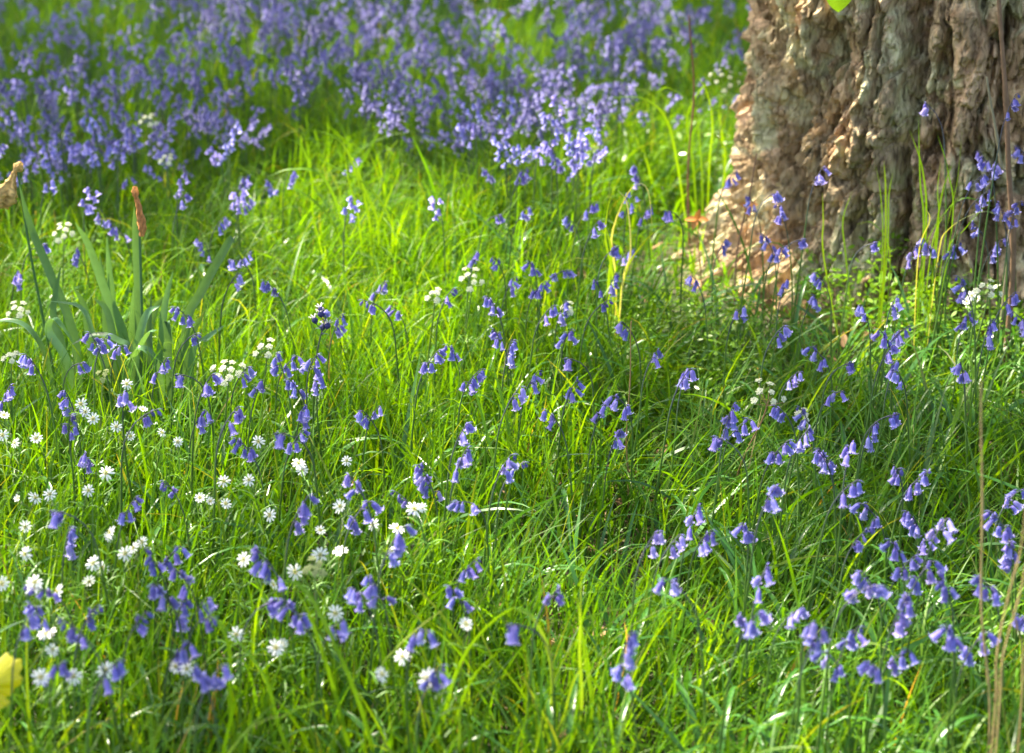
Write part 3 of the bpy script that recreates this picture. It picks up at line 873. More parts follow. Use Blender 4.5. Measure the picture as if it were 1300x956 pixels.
# pixel of the head, how many bells, what sort, where it nods (degrees from the camera's right, anticlockwise)
BB = """22 352 6 n -20|56 312 5 n 10|97 326 5 p 200|145 290 9 n 180|112 262 5 n 200|64 236 3 n 0|162 231 3 n 10|128 277 5 p 190|235 254 4 n 30|284 284 4 n 10
311 230 6 n 0|342 236 5 p -10|316 258 4 n 10|294 332 5 n 200|313 328 5 n -20|303 356 3 p 10|340 362 4 n 180|230 400 6 n 190|250 428 3 b -60|132 435 6 n 10
115 431 4 n 170|152 443 3 n -30|105 462 5 n -20|34 460 4 n 170|10 500 5 n 10|85 512 9 n 180|92 540 6 b -40|207 465 5 n 10|228 482 5 n 200|269 484 4 n -30
315 474 4 n 10|328 490 3 n 20|350 460 5 p 180|371 462 7 n 10|400 462 8 n -10|404 482 6 p -40|372 490 5 n 200|410 412 7 f 0|432 414 8 p 10|386 526 6 n -20
355 557 5 n 190|378 558 6 n 10|257 531 7 n -10|300 528 4 n 10|308 568 6 n 190|108 583 6 n -50|193 527 4 b 20|159 507 3 n -60|484 366 5 n 10|467 386 4 b 200
499 394 5 n 190|575 376 5 b 10|602 326 3 n 0|628 337 5 b 180|652 360 5 p 10|675 342 6 n 200|686 366 6 n -20|623 386 5 n 190|716 343 6 p -10|781 357 7 p 10
757 366 4 b 200|700 396 4 n 10|717 394 6 p -30|772 386 3 b 20|572 445 6 n 190|550 460 6 n 10|603 486 8 n -20|631 428 6 n 170|651 447 6 p 10|721 428 5 n -60
721 460 5 n 200|731 494 5 n 10|785 516 7 n 190|762 524 3 n 0|786 553 4 n 10|681 486 5 p -20|660 511 3 p 10|697 524 3 n 190|460 528 4 n 200|479 523 2 n 0
592 551 4 n 10|790 419 4 n 190|782 312 5 n 10|798 322 4 p -20|834 450 3 n 10|868 475 3 n 0|879 358 4 n 190|921 308 4 n 10|995 360 3 n 0|941 399 3 n -40
1036 354 4 n 200|1019 306 5 n 10|989 322 6 n -20|972 306 5 n 190|1034 382 4 p 10|1093 397 4 n 200|995 420 4 n 10|1121 431 7 n 190|1132 444 4 n -30|1144 423 6 p 10
1134 464 3 n 0|1139 484 3 n 190|1036 453 6 n 200|1080 460 5 n 10|873 476 3 n 20|1060 504 3 n -40|987 524 4 n 190|1009 480 4 p 10|1017 528 5 p 200|1022 555 8 n 10
1138 386 4 p 20|1219 364 5 p 190|1226 406 6 n 10|1176 312 6 n 200|1160 322 5 n 10|1212 318 6 n -20|1266 318 8 n 10|1282 304 5 n 190|1286 381 4 n 0|1259 420 6 p 10
1295 408 6 p 190|1110 312 5 n 10|928 528 8 n 10|944 541 6 n -30|909 562 5 n 200|992 572 6 n 10|1044 579 5 n 190|1136 528 5 n 10|1109 551 6 p 10|1219 474 5 n 200
1077 572 3 n 10|166 646 6 n 10|211 620 5 b 180|71 653 5 n 190|91 686 7 p 10|222 706 6 n 10|228 734 8 n 200|234 777 9 n -20|203 753 5 n 190|193 713 6 b 200
183 792 5 b 10|48 748 6 b 170|46 777 7 n 190|35 800 3 n 20|115 792 9 b 10|83 793 4 b 190|386 648 8 n 10|333 716 9 n 200|346 767 5 n 10|371 777 6 n 190
263 770 4 n 10|269 793 4 b -20|430 800 3 n 0|233 830 6 n 10|257 857 3 n 190|279 861 3 n 10|74 852 5 n -20|146 858 4 n 10|538 606 11 p 190|589 586 5 n 10
587 638 6 p 200|447 614 3 n 190|461 651 6 n 10|510 634 5 b 200|507 688 8 n -10|647 594 5 p 10|661 600 3 b 0|600 722 5 n 10|577 755 5 n 190|474 750 9 n 200
451 757 4 n 190|535 810 3 n -60|651 802 5 n 190|802 821 7 p 10|790 856 5 n 200|553 859 7 n 10|834 688 3 p 0|851 740 3 n 190|861 694 3 p 10|707 756 4 b 20
883 659 5 n 10|946 673 7 n 200|898 689 8 p -20|970 736 5 n 10|945 788 3 n 190|962 789 4 n -20|1011 781 4 p 10|1028 799 3 p -40|1039 815 3 n 10|1053 836 7 n 190
1083 811 6 n 10|1104 845 5 n 190|1144 838 6 n 10|1205 805 7 n 190|1147 778 9 n 10|1093 733 4 n 190|1103 754 6 p 10|1096 686 8 b 10|1101 651 7 n 200|1082 624 4 n 10
1137 605 5 b 200|1166 612 10 n 10|1155 662 11 n 200|1180 686 5 n 10|1197 671 4 p 0|1135 696 7 n 190|1152 720 7 n 10|1176 730 7 n 10|1199 744 7 b 200|1266 666 6 n 190
1290 628 8 p 10|1281 704 12 n 200|1250 744 6 n 190|1243 821 6 n 10|1297 788 4 n 190|982 632 4 n 10|1043 584 5 n 200|664 220 6 n 10|706 211 5 n 190|618 223 5 n 200
634 272 5 n -10|668 267 3 n 10|721 284 4 n 190|752 261 4 n 10|806 222 9 n 200|822 268 5 n 10|847 278 5 n 190|759 285 4 n 10|1175 134 3 p 190|1288 133 6 n 10
1247 200 5 n 190|1264 216 4 p 10|1295 190 5 n 200|1244 233 5 n 10|987 243 3 n 10|990 272 6 n 200|1044 221 5 p 10|951 258 5 p 190|1249 256 6 n 10|1270 268 6 n 200
1290 267 5 n 10|1237 288 5 b 190|931 226 5 n 10"""
BBL = []
for row in BB.replace('\n', '|').split('|'):
    a = row.split()
    BBL.append((float(a[0]), float(a[1]), max(1, round(int(a[2]) * 0.92)), {'n': 'open', 'p': 'pale', 'b': 'bud', 'f': 'fade'}[a[3]], float(a[4])))
ZB = [
    (0, 60, 400, 600, "left of the daffodil leaves"), (0, 175, 200, 400, "among the tall daffodil leaves"), (60, 185, 400, 600, "below the daffodil leaves"),
    (185, 265, 380, 600, "just right of the daffodil leaves"), (265, 345, 440, 600, "beside the large creamy umbel"), (345, 445, 380, 510, "around the faded seed stalk"),
    (345, 500, 510, 600, "below the faded seed stalk"), (175, 260, 200, 300, "behind the withered flower"), (260, 360, 200, 300, "beside the sunlit arching grass"),
    (260, 360, 300, 400, "below the sunlit arching grass"), (445, 560, 340, 420, "by the small cream umbel"), (560, 640, 300, 420, "behind the cream umbels in mid meadow"),
    (640, 700, 300, 420, "in the lilac clump amid the meadow"), (700, 810, 300, 432, "below the bleached arching grass"), (540, 615, 420, 600, "in mid meadow above the upright tuft"),
    (615, 700, 420, 560, "in the middle of the meadow"), (700, 840, 432, 600, "along the thin dry stalk"), (840, 960, 290, 440, "by the trunk's flared root"),
    (840, 900, 440, 600, "below the trunk's flared root"), (960, 1060, 290, 440, "against the foot of the trunk"), (1060, 1150, 290, 400, "at the shaded edge of the sunlit leaves"),
    (1060, 1150, 400, 500, "below the sunlit leaves by the trunk"), (1150, 1300, 290, 350, "over the sunlit leaves by the trunk"), (1150, 1300, 350, 480, "below the sunlit leaves at the edge"),
    (900, 1000, 500, 600, "below the dry brown umbel stalk"), (1000, 1060, 440, 600, "right of the dry brown umbel stalk"), (1060, 1150, 500, 600, "in the flattened grass below the trunk"),
    (0, 60, 600, 830, "above the yellow leaf"), (60, 130, 600, 830, "among the white flowers near the yellow leaf"), (130, 250, 600, 745, "amid the thickest white flowers"),
    (130, 250, 745, 845, "below the thickest white flowers"), (0, 300, 830, 956, "at the very bottom by the white flowers"), (250, 360, 690, 830, "beside the spent green umbel"),
    (360, 440, 600, 830, "behind the spent green umbel"), (440, 560, 560, 700, "around the white double flower"), (560, 700, 560, 700, "over the upright grass tuft"),
    (440, 545, 700, 830, "in the blurred grass below the double flower"), (545, 720, 700, 900, "at the foot of the upright tuft"), (720, 870, 640, 900, "in the dark hollow's far edge"),
    (870, 960, 600, 720, "in the flattened grass past the hollow"), (960, 1060, 560, 720, "between hollow and wind-blown clump"), (870, 990, 720, 900, "low in the flattened grass"),
    (990, 1070, 720, 900, "low and left of the wind-blown clump"), (1070, 1125, 600, 720, "left of the wind-blown clump"), (1070, 1130, 720, 900, "below and left of the wind-blown clump"),
    (1125, 1225, 590, 680, "atop the wind-blown clump"), (1125, 1225, 680, 760, "in the heart of the wind-blown clump"), (1125, 1225, 760, 900, "below the wind-blown clump"),
    (1225, 1300, 600, 900, "around the tall straw stalks"), (600, 700, 200, 300, "at the near fringe of the drift"), (700, 870, 200, 300, "behind the bleached arching grass"),
    (870, 1060, 200, 300, "in front of the trunk's left side"), (1100, 1200, 100, 240, "against the middle of the bark"), (1225, 1300, 100, 300, "before the dark right of the trunk"),
]
def look(n, kind):
    if kind == 'fade': return 'tall fading'
    if kind == 'bud': return f'dark budded {NUM[n]}-flowered'
    if kind == 'pale': return f'pale lilac {NUM[n]}-belled'
    return f'violet {NUM[n]}-belled'
labels = ordinal_labels([(b[0], b[1], look(b[2], b[3])) for b in BBL], ZB, 'bluebell')
HEAD_PTS = []
for k, (px, py, n, kind, az) in enumerate(BBL):
    pr = proto(n, kind, k % 3)
    on_trunk = px > 940 and py < 300
    sc = random.uniform(0.86, 1.06) * (1.25 if kind == 'fade' else 1.0)
    hz = pr['head'][2] * sc
    if py < 300 and px > 960:      # seen against the bark: these stand in front of the trunk on taller stems
        Y = 3.58 - 0.15 * random.random() if px < 1180 else 3.28 + 0.15 * random.random()
        tgt = at_y(px, py, Y)
        need = tgt[2] - float(gz(tgt[0], tgt[1]))
        pr = bluebell_proto(n, max(0.2, need * 1.06), kind, f'tall{k}')
        sc = need / pr['head'][2]
        hz = pr['head'][2] * sc
        if abs(hz - need) > 0.02:
            tgt = at(px, py, hz)
    else:
        tgt = at(px, py, hz)
    a = R(az + random.uniform(-35, 35))
    hx, hy = pr['head'][0] * sc, pr['head'][1] * sc
    bx = tgt[0] - (hx * math.cos(a) - hy * math.sin(a))
    by = tgt[1] - (hx * math.sin(a) + hy * math.cos(a))
    o = thing('bluebell', labels[k], 'bluebell', (bx, by, float(gz(bx, by)) - 0.003), a, 'bluebells scattered through the meadow', sc)
    obj('stem', pr['stem'], o)
    for nm, me, m in pr['bells']:
        obj(nm, me, o, mat=m)
    for j in range(2):
        obj('leaf', pr['leaves'][(k + j) % 3], o, rot=(0, 0, random.random() * 6.28))
    HEAD_PTS.append((bx, by))

# ------------------------------------------------------------------ the drift of bluebells behind
def low_bell(length=0.018, pale=0.0):
    u = np.array([0, 0.15, 0.6, 0.85, 1.0]); rr = np.array([0.0010, 0.0031, 0.0038, 0.005, 0.0072]); n = 6
    th = np.linspace(0, 2 * math.pi, n + 1)[:-1]
    v = np.stack([np.outer(rr, np.cos(th)), np.outer(rr, np.sin(th)), np.repeat((-u * length)[:, None], n, 1)], -1)
    v[-1, ::2, 2] += 0.003
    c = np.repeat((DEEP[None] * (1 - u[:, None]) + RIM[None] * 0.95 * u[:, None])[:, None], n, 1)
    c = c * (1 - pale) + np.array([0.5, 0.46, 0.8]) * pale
    i = (np.arange(4)[:, None] * n); j = np.arange(n)[None]; k = (j + 1) % n
    return v.reshape(-1, 3), np.stack([i + j, i + k, i + n + k, i + n + j], -1).reshape(-1, 4), c.reshape(-1, 3)
def low_plant(seed):
    r = random.Random(seed)
    H = r.uniform(0.28, 0.34)
    pts = spline([(0, 0, 0), (0.005, 0, H * 0.6), (0.008, 0, H * 0.80), (0.016, 0, H * 0.94), (0.030, 0, H * 1.0)], 9)
    parts = []
    t_ = MB(); tube(t_, pts, np.linspace(0.0019, 0.0007, 9), 4, 0, np.linspace(STEM_G, STEM_P, 9), cap=False)
    parts.append((np.concatenate(t_.v), t_.f[0], t_.c[0], 0))
    nb = r.randint(5, 8)
    for i in range(nb):
        s = 5.0 + 3.0 * (1 - i / (nb - 1))
        p = np.array([np.interp(s, range(9), pts[:, k]) for k in range(3)])
        v, f, c = low_bell(r.uniform(0.0115, 0.0150), 0.35 if r.random() < 0.12 else 0.0)
        a = r.uniform(-2.2, 2.2)
        m = Matrix.Translation(p + np.array([0.011 * math.cos(a), 0.011 * math.sin(a), 0.002])) @ Matrix.Rotation(a, 4, 'Z') @ Matrix.Rotation(-r.uniform(0.1, 0.7), 4, 'Y')
        mm = np.array(m)
        parts.append((v @ mm[:3, :3].T + mm[:3, 3], f, c, 1))
    return parts
LOWS = [low_plant(f'low{k}') for k in range(7)]
LOW_MESH = []
for pl in LOWS:
    mb = MB()
    for v, f, c, m in pl:
        mb.add(v, f, m, c)
    LOW_MESH.append(mb.mesh('far_bluebell', [M_STEM, M_BELL]))
# positions: denser towards the back and left, with green lanes running through
n = 66000
X = rng.uniform(-5.2, 5.2, n); Y = rng.uniform(3.4, 13.0, n)
PX, PY = project(np.stack([X, Y, gz(X, Y) + 0.28], 1))
dens = (0.70 * sstep(245, 135, PY) + 0.30 * sstep(330, 190, PY) * sstep(950, 650, PX)) * (0.45 + 0.55 * sstep(1000, 780, PX))
lane = n2(X * 0.7, Y * 0.45, 2.1, 51, 3)
dens = dens * (0.22 + 0.78 * sstep(0.36, 0.60, lane)) + 0.05 * sstep(300, 200, PY)
# the clear patch of sunlit grass and the trunk hold none
dens = np.where(in_gap(X, Y, 0.0) & (PX < 700), dens * 0.15, dens)
dens = np.where(np.hypot(X - TREE[0], Y - TREE[1]) < 0.8, 0, dens)
dens = dens * np.where(np.abs(X) < 0.27 * Y + 1.0, 1, 0) * np.where(Y > 8.5, 0.6, 1)
keep = rng.random(n) < dens * 0.42
X, Y = X[keep], Y[keep]; PX, PY = PX[keep], PY[keep]
vis = (PX > -10) & (PX < 1310) & (PY > -20) & ~((PX > 950) & (Y > 4.2))
order = np.argsort(np.where(vis, Y, 99))
NSOLO = max(0, 298 - len(BBL))
solo, rest = order[:NSOLO], order[NSOLO:]
for i in solo:
    o = obj('bluebell', LOW_MESH[int(i) % 7], loc=(X[i], Y[i], float(gz(X[i], Y[i])) - 0.003), rot=(0, 0, random.random() * 6.28), scale=random.uniform(0.85, 1.1))
    tag(o, 'blurred violet bluebell at the near fringe of the far drift', 'bluebell', 'blurred bluebells at the near fringe of the drift')
mb = MB()
kind_of = rng.integers(0, 7, len(rest)); rot = rng.uniform(0, 6.28, len(rest)); sc = rng.uniform(0.72, 1.05, len(rest))
tone = rng.uniform(0.65, 1.25, len(rest))
for q in range(7):
    ids = np.nonzero(kind_of == q)[0]
    if not len(ids): continue
    px_, py_ = X[rest][ids], Y[rest][ids]
    cs, sn, s_ = np.cos(rot[ids]), np.sin(rot[ids]), sc[ids]
    pz_ = gz(px_, py_)
    for v, f, c, m in LOWS[q]:
        vx = (v[None, :, 0] * cs[:, None] - v[None, :, 1] * sn[:, None]) * s_[:, None] + px_[:, None]
        vy = (v[None, :, 0] * sn[:, None] + v[None, :, 1] * cs[:, None]) * s_[:, None] + py_[:, None]
        vz = v[None, :, 2] * s_[:, None] + pz_[:, None]
        VV = np.stack([vx, vy, vz], -1).reshape(-1, 3)
        FF = (f[None] + (np.arange(len(ids)) * len(v))[:, None, None]).reshape(-1, f.shape[1])
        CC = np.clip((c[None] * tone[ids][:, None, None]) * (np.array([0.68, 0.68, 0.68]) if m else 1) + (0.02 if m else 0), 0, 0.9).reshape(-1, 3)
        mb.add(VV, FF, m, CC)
tag(obj('bluebell_drift', mb.mesh('bluebell_drift', [M_STEM, M_DRIFT])), 'hazy violet drift of countless bluebells carpeting the far meadow', 'bluebells', kind='stuff')
print('bluebells: solo', len(BBL), len(solo), 'drift', len(rest))

# ------------------------------------------------------------------ white stitchwort
def stitch_flower(name, cup, size=0.0125, seed=0):
    r = random.Random(seed)
    mb = MB()
    for k in range(5):
        a0 = k * 2 * math.pi / 5 + r.uniform(-0.08, 0.08)
        L = size * r.uniform(0.86, 1.08)
        tilt = cup + r.uniform(-0.08, 0.08)
        for sgn in (-1, 1):       # each petal is split nearly to half its length
            pts = []
            cols = []
            for u, o1, o2 in ((0.06, 0.0, 0.05), (0.28, 0.0, 0.11), (0.44, 0.0, 0.185), (0.58, 0.022, 0.245), (0.78, 0.06, 0.275), (0.93, 0.105, 0.26), (1.0, 0.15, 0.21)):
                row = []
                for o_ in (o1, 0.5 * (o1 + o2), o2):
                    x_ = u * L; y_ = sgn * o_ * size * 1.25
                    z_ = x_ * math.sin(tilt) - 0.16 * x_ * x_ / L + 0.05 * size * math.sin(u * 3 + o_ * 9)
                    x2 = x_ * math.cos(tilt)
                    row.append((x2 * math.cos(a0) - y_ * math.sin(a0), x2 * math.sin(a0) + y_ * math.cos(a0), z_ + (0.0004 if k % 2 else 0)))
                    cols.append(np.array([0.88, 0.89, 0.86]) if u > 0.2 else np.array([0.62, 0.68, 0.42]))
                pts += row
            i = (np.arange(6)[:, None] * 3 + np.arange(2)[None]).ravel()
            mb.add(pts, np.stack([i, i + 1, i + 4, i + 3], 1), 0, np.array(cols))
    petals = mb.mesh(name, M_WHITE)
    mc = MB()
    for k in range(10):           # yellow-tipped stamens and the green ovary
        a = k * 0.628 + 0.2
        rr_ = size * (0.22 if k % 2 else 0.32)
        tube(mc, [(0, 0, 0.0004), (rr_ * 0.6 * math.cos(a), rr_ * 0.6 * math.sin(a), 0.0022), (rr_ * math.cos(a), rr_ * math.sin(a), 0.0034)], [0.0002, 0.0002, 0.0008], 4, 0, (0.66, 0.56, 0.08))
    tube(mc, [(0, 0, -0.0025), (0, 0, 0.0), (0, 0, 0.002)], [0.0008, 0.0022, 0.0010], 6, 0, (0.22, 0.34, 0.06))
    for k in range(5):            # sepals behind
        a = k * 1.2566 + 0.6
        d = np.array([math.cos(a), math.sin(a), 0])
        ribbon(mc, [d * 0.0004 + [0, 0, -0.0015], d * size * 0.3 + [0, 0, -0.0008], d * size * 0.6 + [0, 0, 0.0002]], 0.003, side=np.cross(d, [0, 0, 1]), col=(0.10, 0.2, 0.04))
    return petals, mc.mesh('flower_centre', M_CREAM)
FLOWERS = [stitch_flower('petals', c, s, f'sf{k}') for k, (c, s) in enumerate(((0.12, 0.0125), (0.25, 0.0130), (0.42, 0.0125), (0.05, 0.0135), (0.6, 0.012), (0.9, 0.012)))]
def stitch_stem(H, seed):
    """weak thin stem leaning to +x with narrow paired leaves; returns the mesh and its tip"""
    r = random.Random(seed)
    pts = spline([(0, 0, 0), (r.uniform(-0.01, 0.02), r.uniform(-0.01, 0.01), H * 0.4), (r.uniform(0, 0.04), r.uniform(-0.015, 0.015), H * 0.75), (0.04, 0, H)], 14)
    mb = MB()
    tube(mb, pts, np.linspace(0.0010, 0.0006, 14), 5, 0, (0.11, 0.20, 0.03))
    for i in (3, 5, 7, 9, 11):
        a = r.random() * 6.28
        for s in (0, math.pi):
            d = np.array([math.cos(a + s), math.sin(a + s), 0])
            L = r.uniform(0.022, 0.036)
            ribbon(mb, spline([pts[i], pts[i] + d * L * 0.5 + [0, 0, L * 0.25], pts[i] + d * L + [0, 0, L * 0.1]], 6), 0.0042, side=np.cross(d, [0, 0, 1]), fold=0.3, col=np.array([0.075, 0.18, 0.02]) * r.uniform(0.8, 1.2), tip=1.3)
    # a nodding green bud on a side stalk
    p = pts[11]
    e = p + np.array([r.uniform(-0.02, 0.02), r.uniform(-0.02, 0.02), 0.018])
    tube(mb, spline([p, 0.5 * (p + e) + [0, 0, 0.006], e], 5), 0.0005, 4, 0, (0.11, 0.2, 0.03))
    tube(mb, [e, e + [0.0005, 0, 0.003], e + [0.001, 0, 0.006]], [0.0006, 0.0019, 0.0008], 6, 0, (0.25, 0.34, 0.12))
    return mb.mesh('stem', M_STEM), pts[-1]
STEMS = [stitch_stem(h, f'st{k}') for k, h in enumerate((0.225, 0.24, 0.25, 0.235))]
SW = """3 551|19 561|46 556|118 529|147 539|166 552|205 547|225 559|328 559|379 587|181 518|161 485|5 527|103 512|44 631|63 626|135 599|112 621|254 631|266 634|284 609|316 609|286 638|343 651
384 596|431 642|140 675|181 687|170 695|159 702|32 699|118 712|130 719|113 736|44 736|73 751|59 800|66 822|52 858|93 859|134 851|223 846|237 849|310 710|374 724|406 672|406 702|430 697
350 822|359 817|426 777|300 805|2 737|32 668|345 741|433 641|474 665|526 644|536 642|504 670|434 698|498 698|591 790|511 833|484 856|542 861|440 583|1234 372|1228 382|1242 379|108 520|136 680|24 631|42 742"""
SWL = [tuple(map(float, q.split())) for q in SW.replace('\n', '|').split('|')]
ZS = [
    (0, 90, 480, 600, 'at the far left below the daffodil leaves'), (90, 175, 480, 570, 'below the daffodil leaves'), (175, 300, 480, 580, 'under the creamy umbel'), (300, 460, 540, 605, 'below the faded seed stalk'),
    (0, 90, 600, 690, 'at the left edge above the pair'), (90, 160, 570, 660, 'above the thick white cluster'), (240, 300, 600, 645, 'about the white pair in mid grass'), (300, 380, 600, 660, 'right of the white pair'),
    (0, 90, 690, 790, 'left of the thick white cluster'), (90, 200, 660, 745, 'in the thick white cluster'), (0, 110, 790, 900, 'by the yellow leaf'), (110, 260, 830, 900, 'at the bottom beside blue bells'),
    (280, 420, 690, 760, 'around the spent green umbel'), (280, 440, 760, 840, 'below the spent green umbel'), (385, 450, 630, 720, 'above the spent green umbel'), (450, 520, 650, 720, 'left of the white double flower'),
    (515, 545, 630, 660, 'in the white double flower'), (450, 620, 770, 900, 'at the bottom in the blurred grass'), (1200, 1260, 350, 400, 'in the sunlit leaves by the trunk'),
]
FACE = Vector((0.0, -0.75, 0.66)).normalized()
kinds = [random.choices([0, 1, 2, 3, 4, 5], [4, 4, 3, 3, 1.2, 0.5])[0] for _ in SWL]
lk = {0: 'flat white', 1: 'wide open white', 2: 'cupped white', 3: 'large flat white', 4: 'half open white', 5: 'narrow half closed white'}
labels = ordinal_labels([(x, y, lk[kk]) for (x, y), kk in zip(SWL, kinds)], ZS, 'starry flower')
for k, (px, py) in enumerate(SWL):
    stem, tip = STEMS[k % 4]
    sc = random.uniform(0.85, 1.05)
    tgt = at(px, py, tip[2] * sc)
    a = random.random() * 6.28
    bx = tgt[0] - tip[0] * sc * math.cos(a); by = tgt[1] - tip[0] * sc * math.sin(a)
    o = thing('stitchwort', labels[k], 'white flower', (bx, by, float(gz(bx, by)) - 0.002), a, 'white starry flowers in the near grass', sc)
    obj('stem', stem, o)
    pet, cen = FLOWERS[kinds[k]]
    dirn = (FACE + Vector((random.gauss(0, 0.5), random.gauss(0, 0.35), random.gauss(0, 0.3)))).normalized()
    q = dirn.to_track_quat('Z', 'Y').to_matrix().to_4x4() @ Matrix.Rotation(random.random() * 6.28, 4, 'Z')
    m = Matrix.Translation(Vector(tip)) @ Matrix.Rotation(-a, 4, 'Z') @ q @ Matrix.Scale(random.uniform(0.68, 0.92), 4)
    f = obj('flower', pet, o, mat=m)
    obj('flower_centre', cen, f)

# ------------------------------------------------------------------ cream umbels
def umbellet_mesh(nf, rad, seed, col):
    r = random.Random(seed)
    mb = MB()
    for k in range(nf):
        rr_ = rad * math.sqrt((k + 0.5) / nf); a = k * 2.4
        c = np.array([rr_ * math.cos(a), rr_ * math.sin(a), 0.35 * rad * (1 - (rr_ / rad) ** 2) + r.uniform(-0.0006, 0.0006)])
        s = r.uniform(0.0011, 0.0018)
        tube(mb, [(0, 0, -0.007), c * 0.9], [0.0003, 0.0003], 3, 0, (0.2, 0.28, 0.08), cap=False)
        for q in range(5):
            b = q * 1.2566 + k
            d = np.array([math.cos(b), math.sin(b), 0.12])
            e = np.array([-math.sin(b), math.cos(b), 0])
            mb.add([c, c + d * s * 0.8 + e * s * 0.5, c + d * s * 1.3, c + d * s * 0.8 - e * s * 0.5], [[0, 1, 2, 3]], 0, col)
        tube(mb, [c - [0, 0, 0.0004], c + [0, 0, 0.0009]], [0.0007, 0.0005], 4, 0, (0.45, 0.5, 0.2))
    return mb.mesh('umbellet', M_CREAM)
CREAM = (0.74, 0.76, 0.58)
UMB = [umbellet_mesh(12, 0.0052, f'u{k}', CREAM) for k in range(3)]
UMBG = [umbellet_mesh(9, 0.0045, f'ug{k}', (0.34, 0.40, 0.16)) for k in range(2)]
def umbel(px, py, rays, spread, H, label, stemcol=(0.12, 0.2, 0.05), spent=False, lean=0.02, Y=None, group=None):
    r = random.Random(f'{px}{py}')
    tgt = at(px, py, H) if Y is None else at_y(px, py, Y)
    H_ = tgt[2] - float(gz(tgt[0], tgt[1] + lean))
    bx, by = tgt[0] - lean, tgt[1] + 0.01
    o = thing('umbel_flower', label, 'umbel flower', (bx, by, float(gz(bx, by)) - 0.002), 0, group)
    top = np.array([lean, -0.01, H_])
    hub = top - [0, 0, spread * 0.75]
    mb = MB()
    tube(mb, spline([(0, 0, 0), (lean * 0.2, 0.004, H_ * 0.45), hub - [lean * 0.15, 0, H_ * 0.1], hub], 12), np.linspace(0.0017, 0.0011, 12), 6, 0, stemcol)
    tips = []
    for k in range(rays):
        rr_ = spread * math.sqrt((k + 0.3) / rays); a = k * 2.4 + r.random() * 0.4
        dome = -0.25 * rr_ + r.uniform(-0.004, 0.004)
        ti = 0.65
        e = top + [rr_ * math.cos(a), rr_ * math.sin(a) * math.cos(ti) - dome * math.sin(ti), rr_ * math.sin(a) * math.sin(ti) + dome * math.cos(ti)]
        tube(mb, spline([hub, 0.5 * (hub + e) - [0, 0, 0.003], e - [0, 0, 0.006]], 5), 0.0006, 4, 0, stemcol)
        tips.append((e, a, rr_ / spread))
    # finely cut leaf part way up
    for k in range(9):
        d = np.array([math.cos(k * 0.7), math.sin(k * 0.7), 0])
        p = np.array([lean * 0.3, 0, H_ * 0.5])
        ribbon(mb, spline([p, p + d * 0.02 + [0, 0, 0.012], p + d * 0.04 + [0, 0, 0.006]], 5), 0.003, side=np.cross(d, [0, 0, 1]), col=(0.07, 0.17, 0.02))
    obj('stem', mb.mesh('stem', M_STEM), o)
    for k, (e, a, q) in enumerate(tips):
        m = Matrix.Translation(Vector(e)) @ Matrix.Rotation(0.65, 4, 'X') @ Matrix.Rotation(a, 4, 'Z') @ Matrix.Rotation(0.5 * q, 4, 'Y') @ Matrix.Scale(r.uniform(0.85, 1.15), 4)
        obj('umbellet', (UMBG if spent else UMB)[k % 2], o, mat=m)
    return o
GU = 'cream umbels in the grass'
umbel(289, 467, 10, 0.026, 0.26, 'large creamy umbel of many florets right of the daffodil leaves', group=GU)
umbel(14, 450, 5, 0.014, 0.26, 'small dense cream umbel at the edge, left of the daffodil leaves', group=GU)
umbel(22, 390, 7, 0.022, 0.27, 'loose pale umbel behind a blue spray left of the daffodil leaves', group=GU)
umbel(552, 372, 5, 0.015, 0.27, 'small tight cream umbel left of the lilac bluebell clump', group=GU)
umbel(599, 348, 8, 0.026, 0.27, 'wide flat cream umbel behind the small tight one', group=GU)
umbel(338, 440, 6, 0.022, 0.26, 'straggling cream umbel above the large creamy one', group=GU)
umbel(975, 492, 7, 0.030, 0.27, 'sparse white umbel on a leaning brown stalk before the trunk', (0.22, 0.13, 0.06), lean=0.05, group=GU)
umbel(1019, 524, 4, 0.014, 0.26, 'tiny cream umbel among pale bells right of the brown stalk', group=GU)
umbel(80, 290, 8, 0.024, 0.30, 'blurred greenish white umbel between tall daffodil leaves', group=GU)
umbel(188, 150, 6, 0.022, 0.32, 'blurred cream umbel alone amid the far violet drift', group=GU)
umbel(213, 200, 5, 0.018, 0.32, 'blurred cream umbel at the drift front edge above the withered flower', group=GU)
umbel(923, 97, 10, 0.040, 0.36, 'broad flat white umbel seen beside the trunk', group=GU)
umbel(1255, 364, 6, 0.024, 0.28, 'bright white umbel in the sunlit leaves by the trunk', group=GU)
umbel(720, 388, 4, 0.014, 0.26, 'little yellowish umbel by pale bells below the bleached grass', group=GU)
umbel(399, 720, 7, 0.014, 0.25, 'spent green umbel on a straight stalk among white flowers', (0.18, 0.26, 0.08), True, lean=0.0, group=GU)
umbel(130, 474, 4, 0.012, 0.24, 'yellow green seed head under the daffodil leaves', (0.2, 0.24, 0.08), True, group=GU)

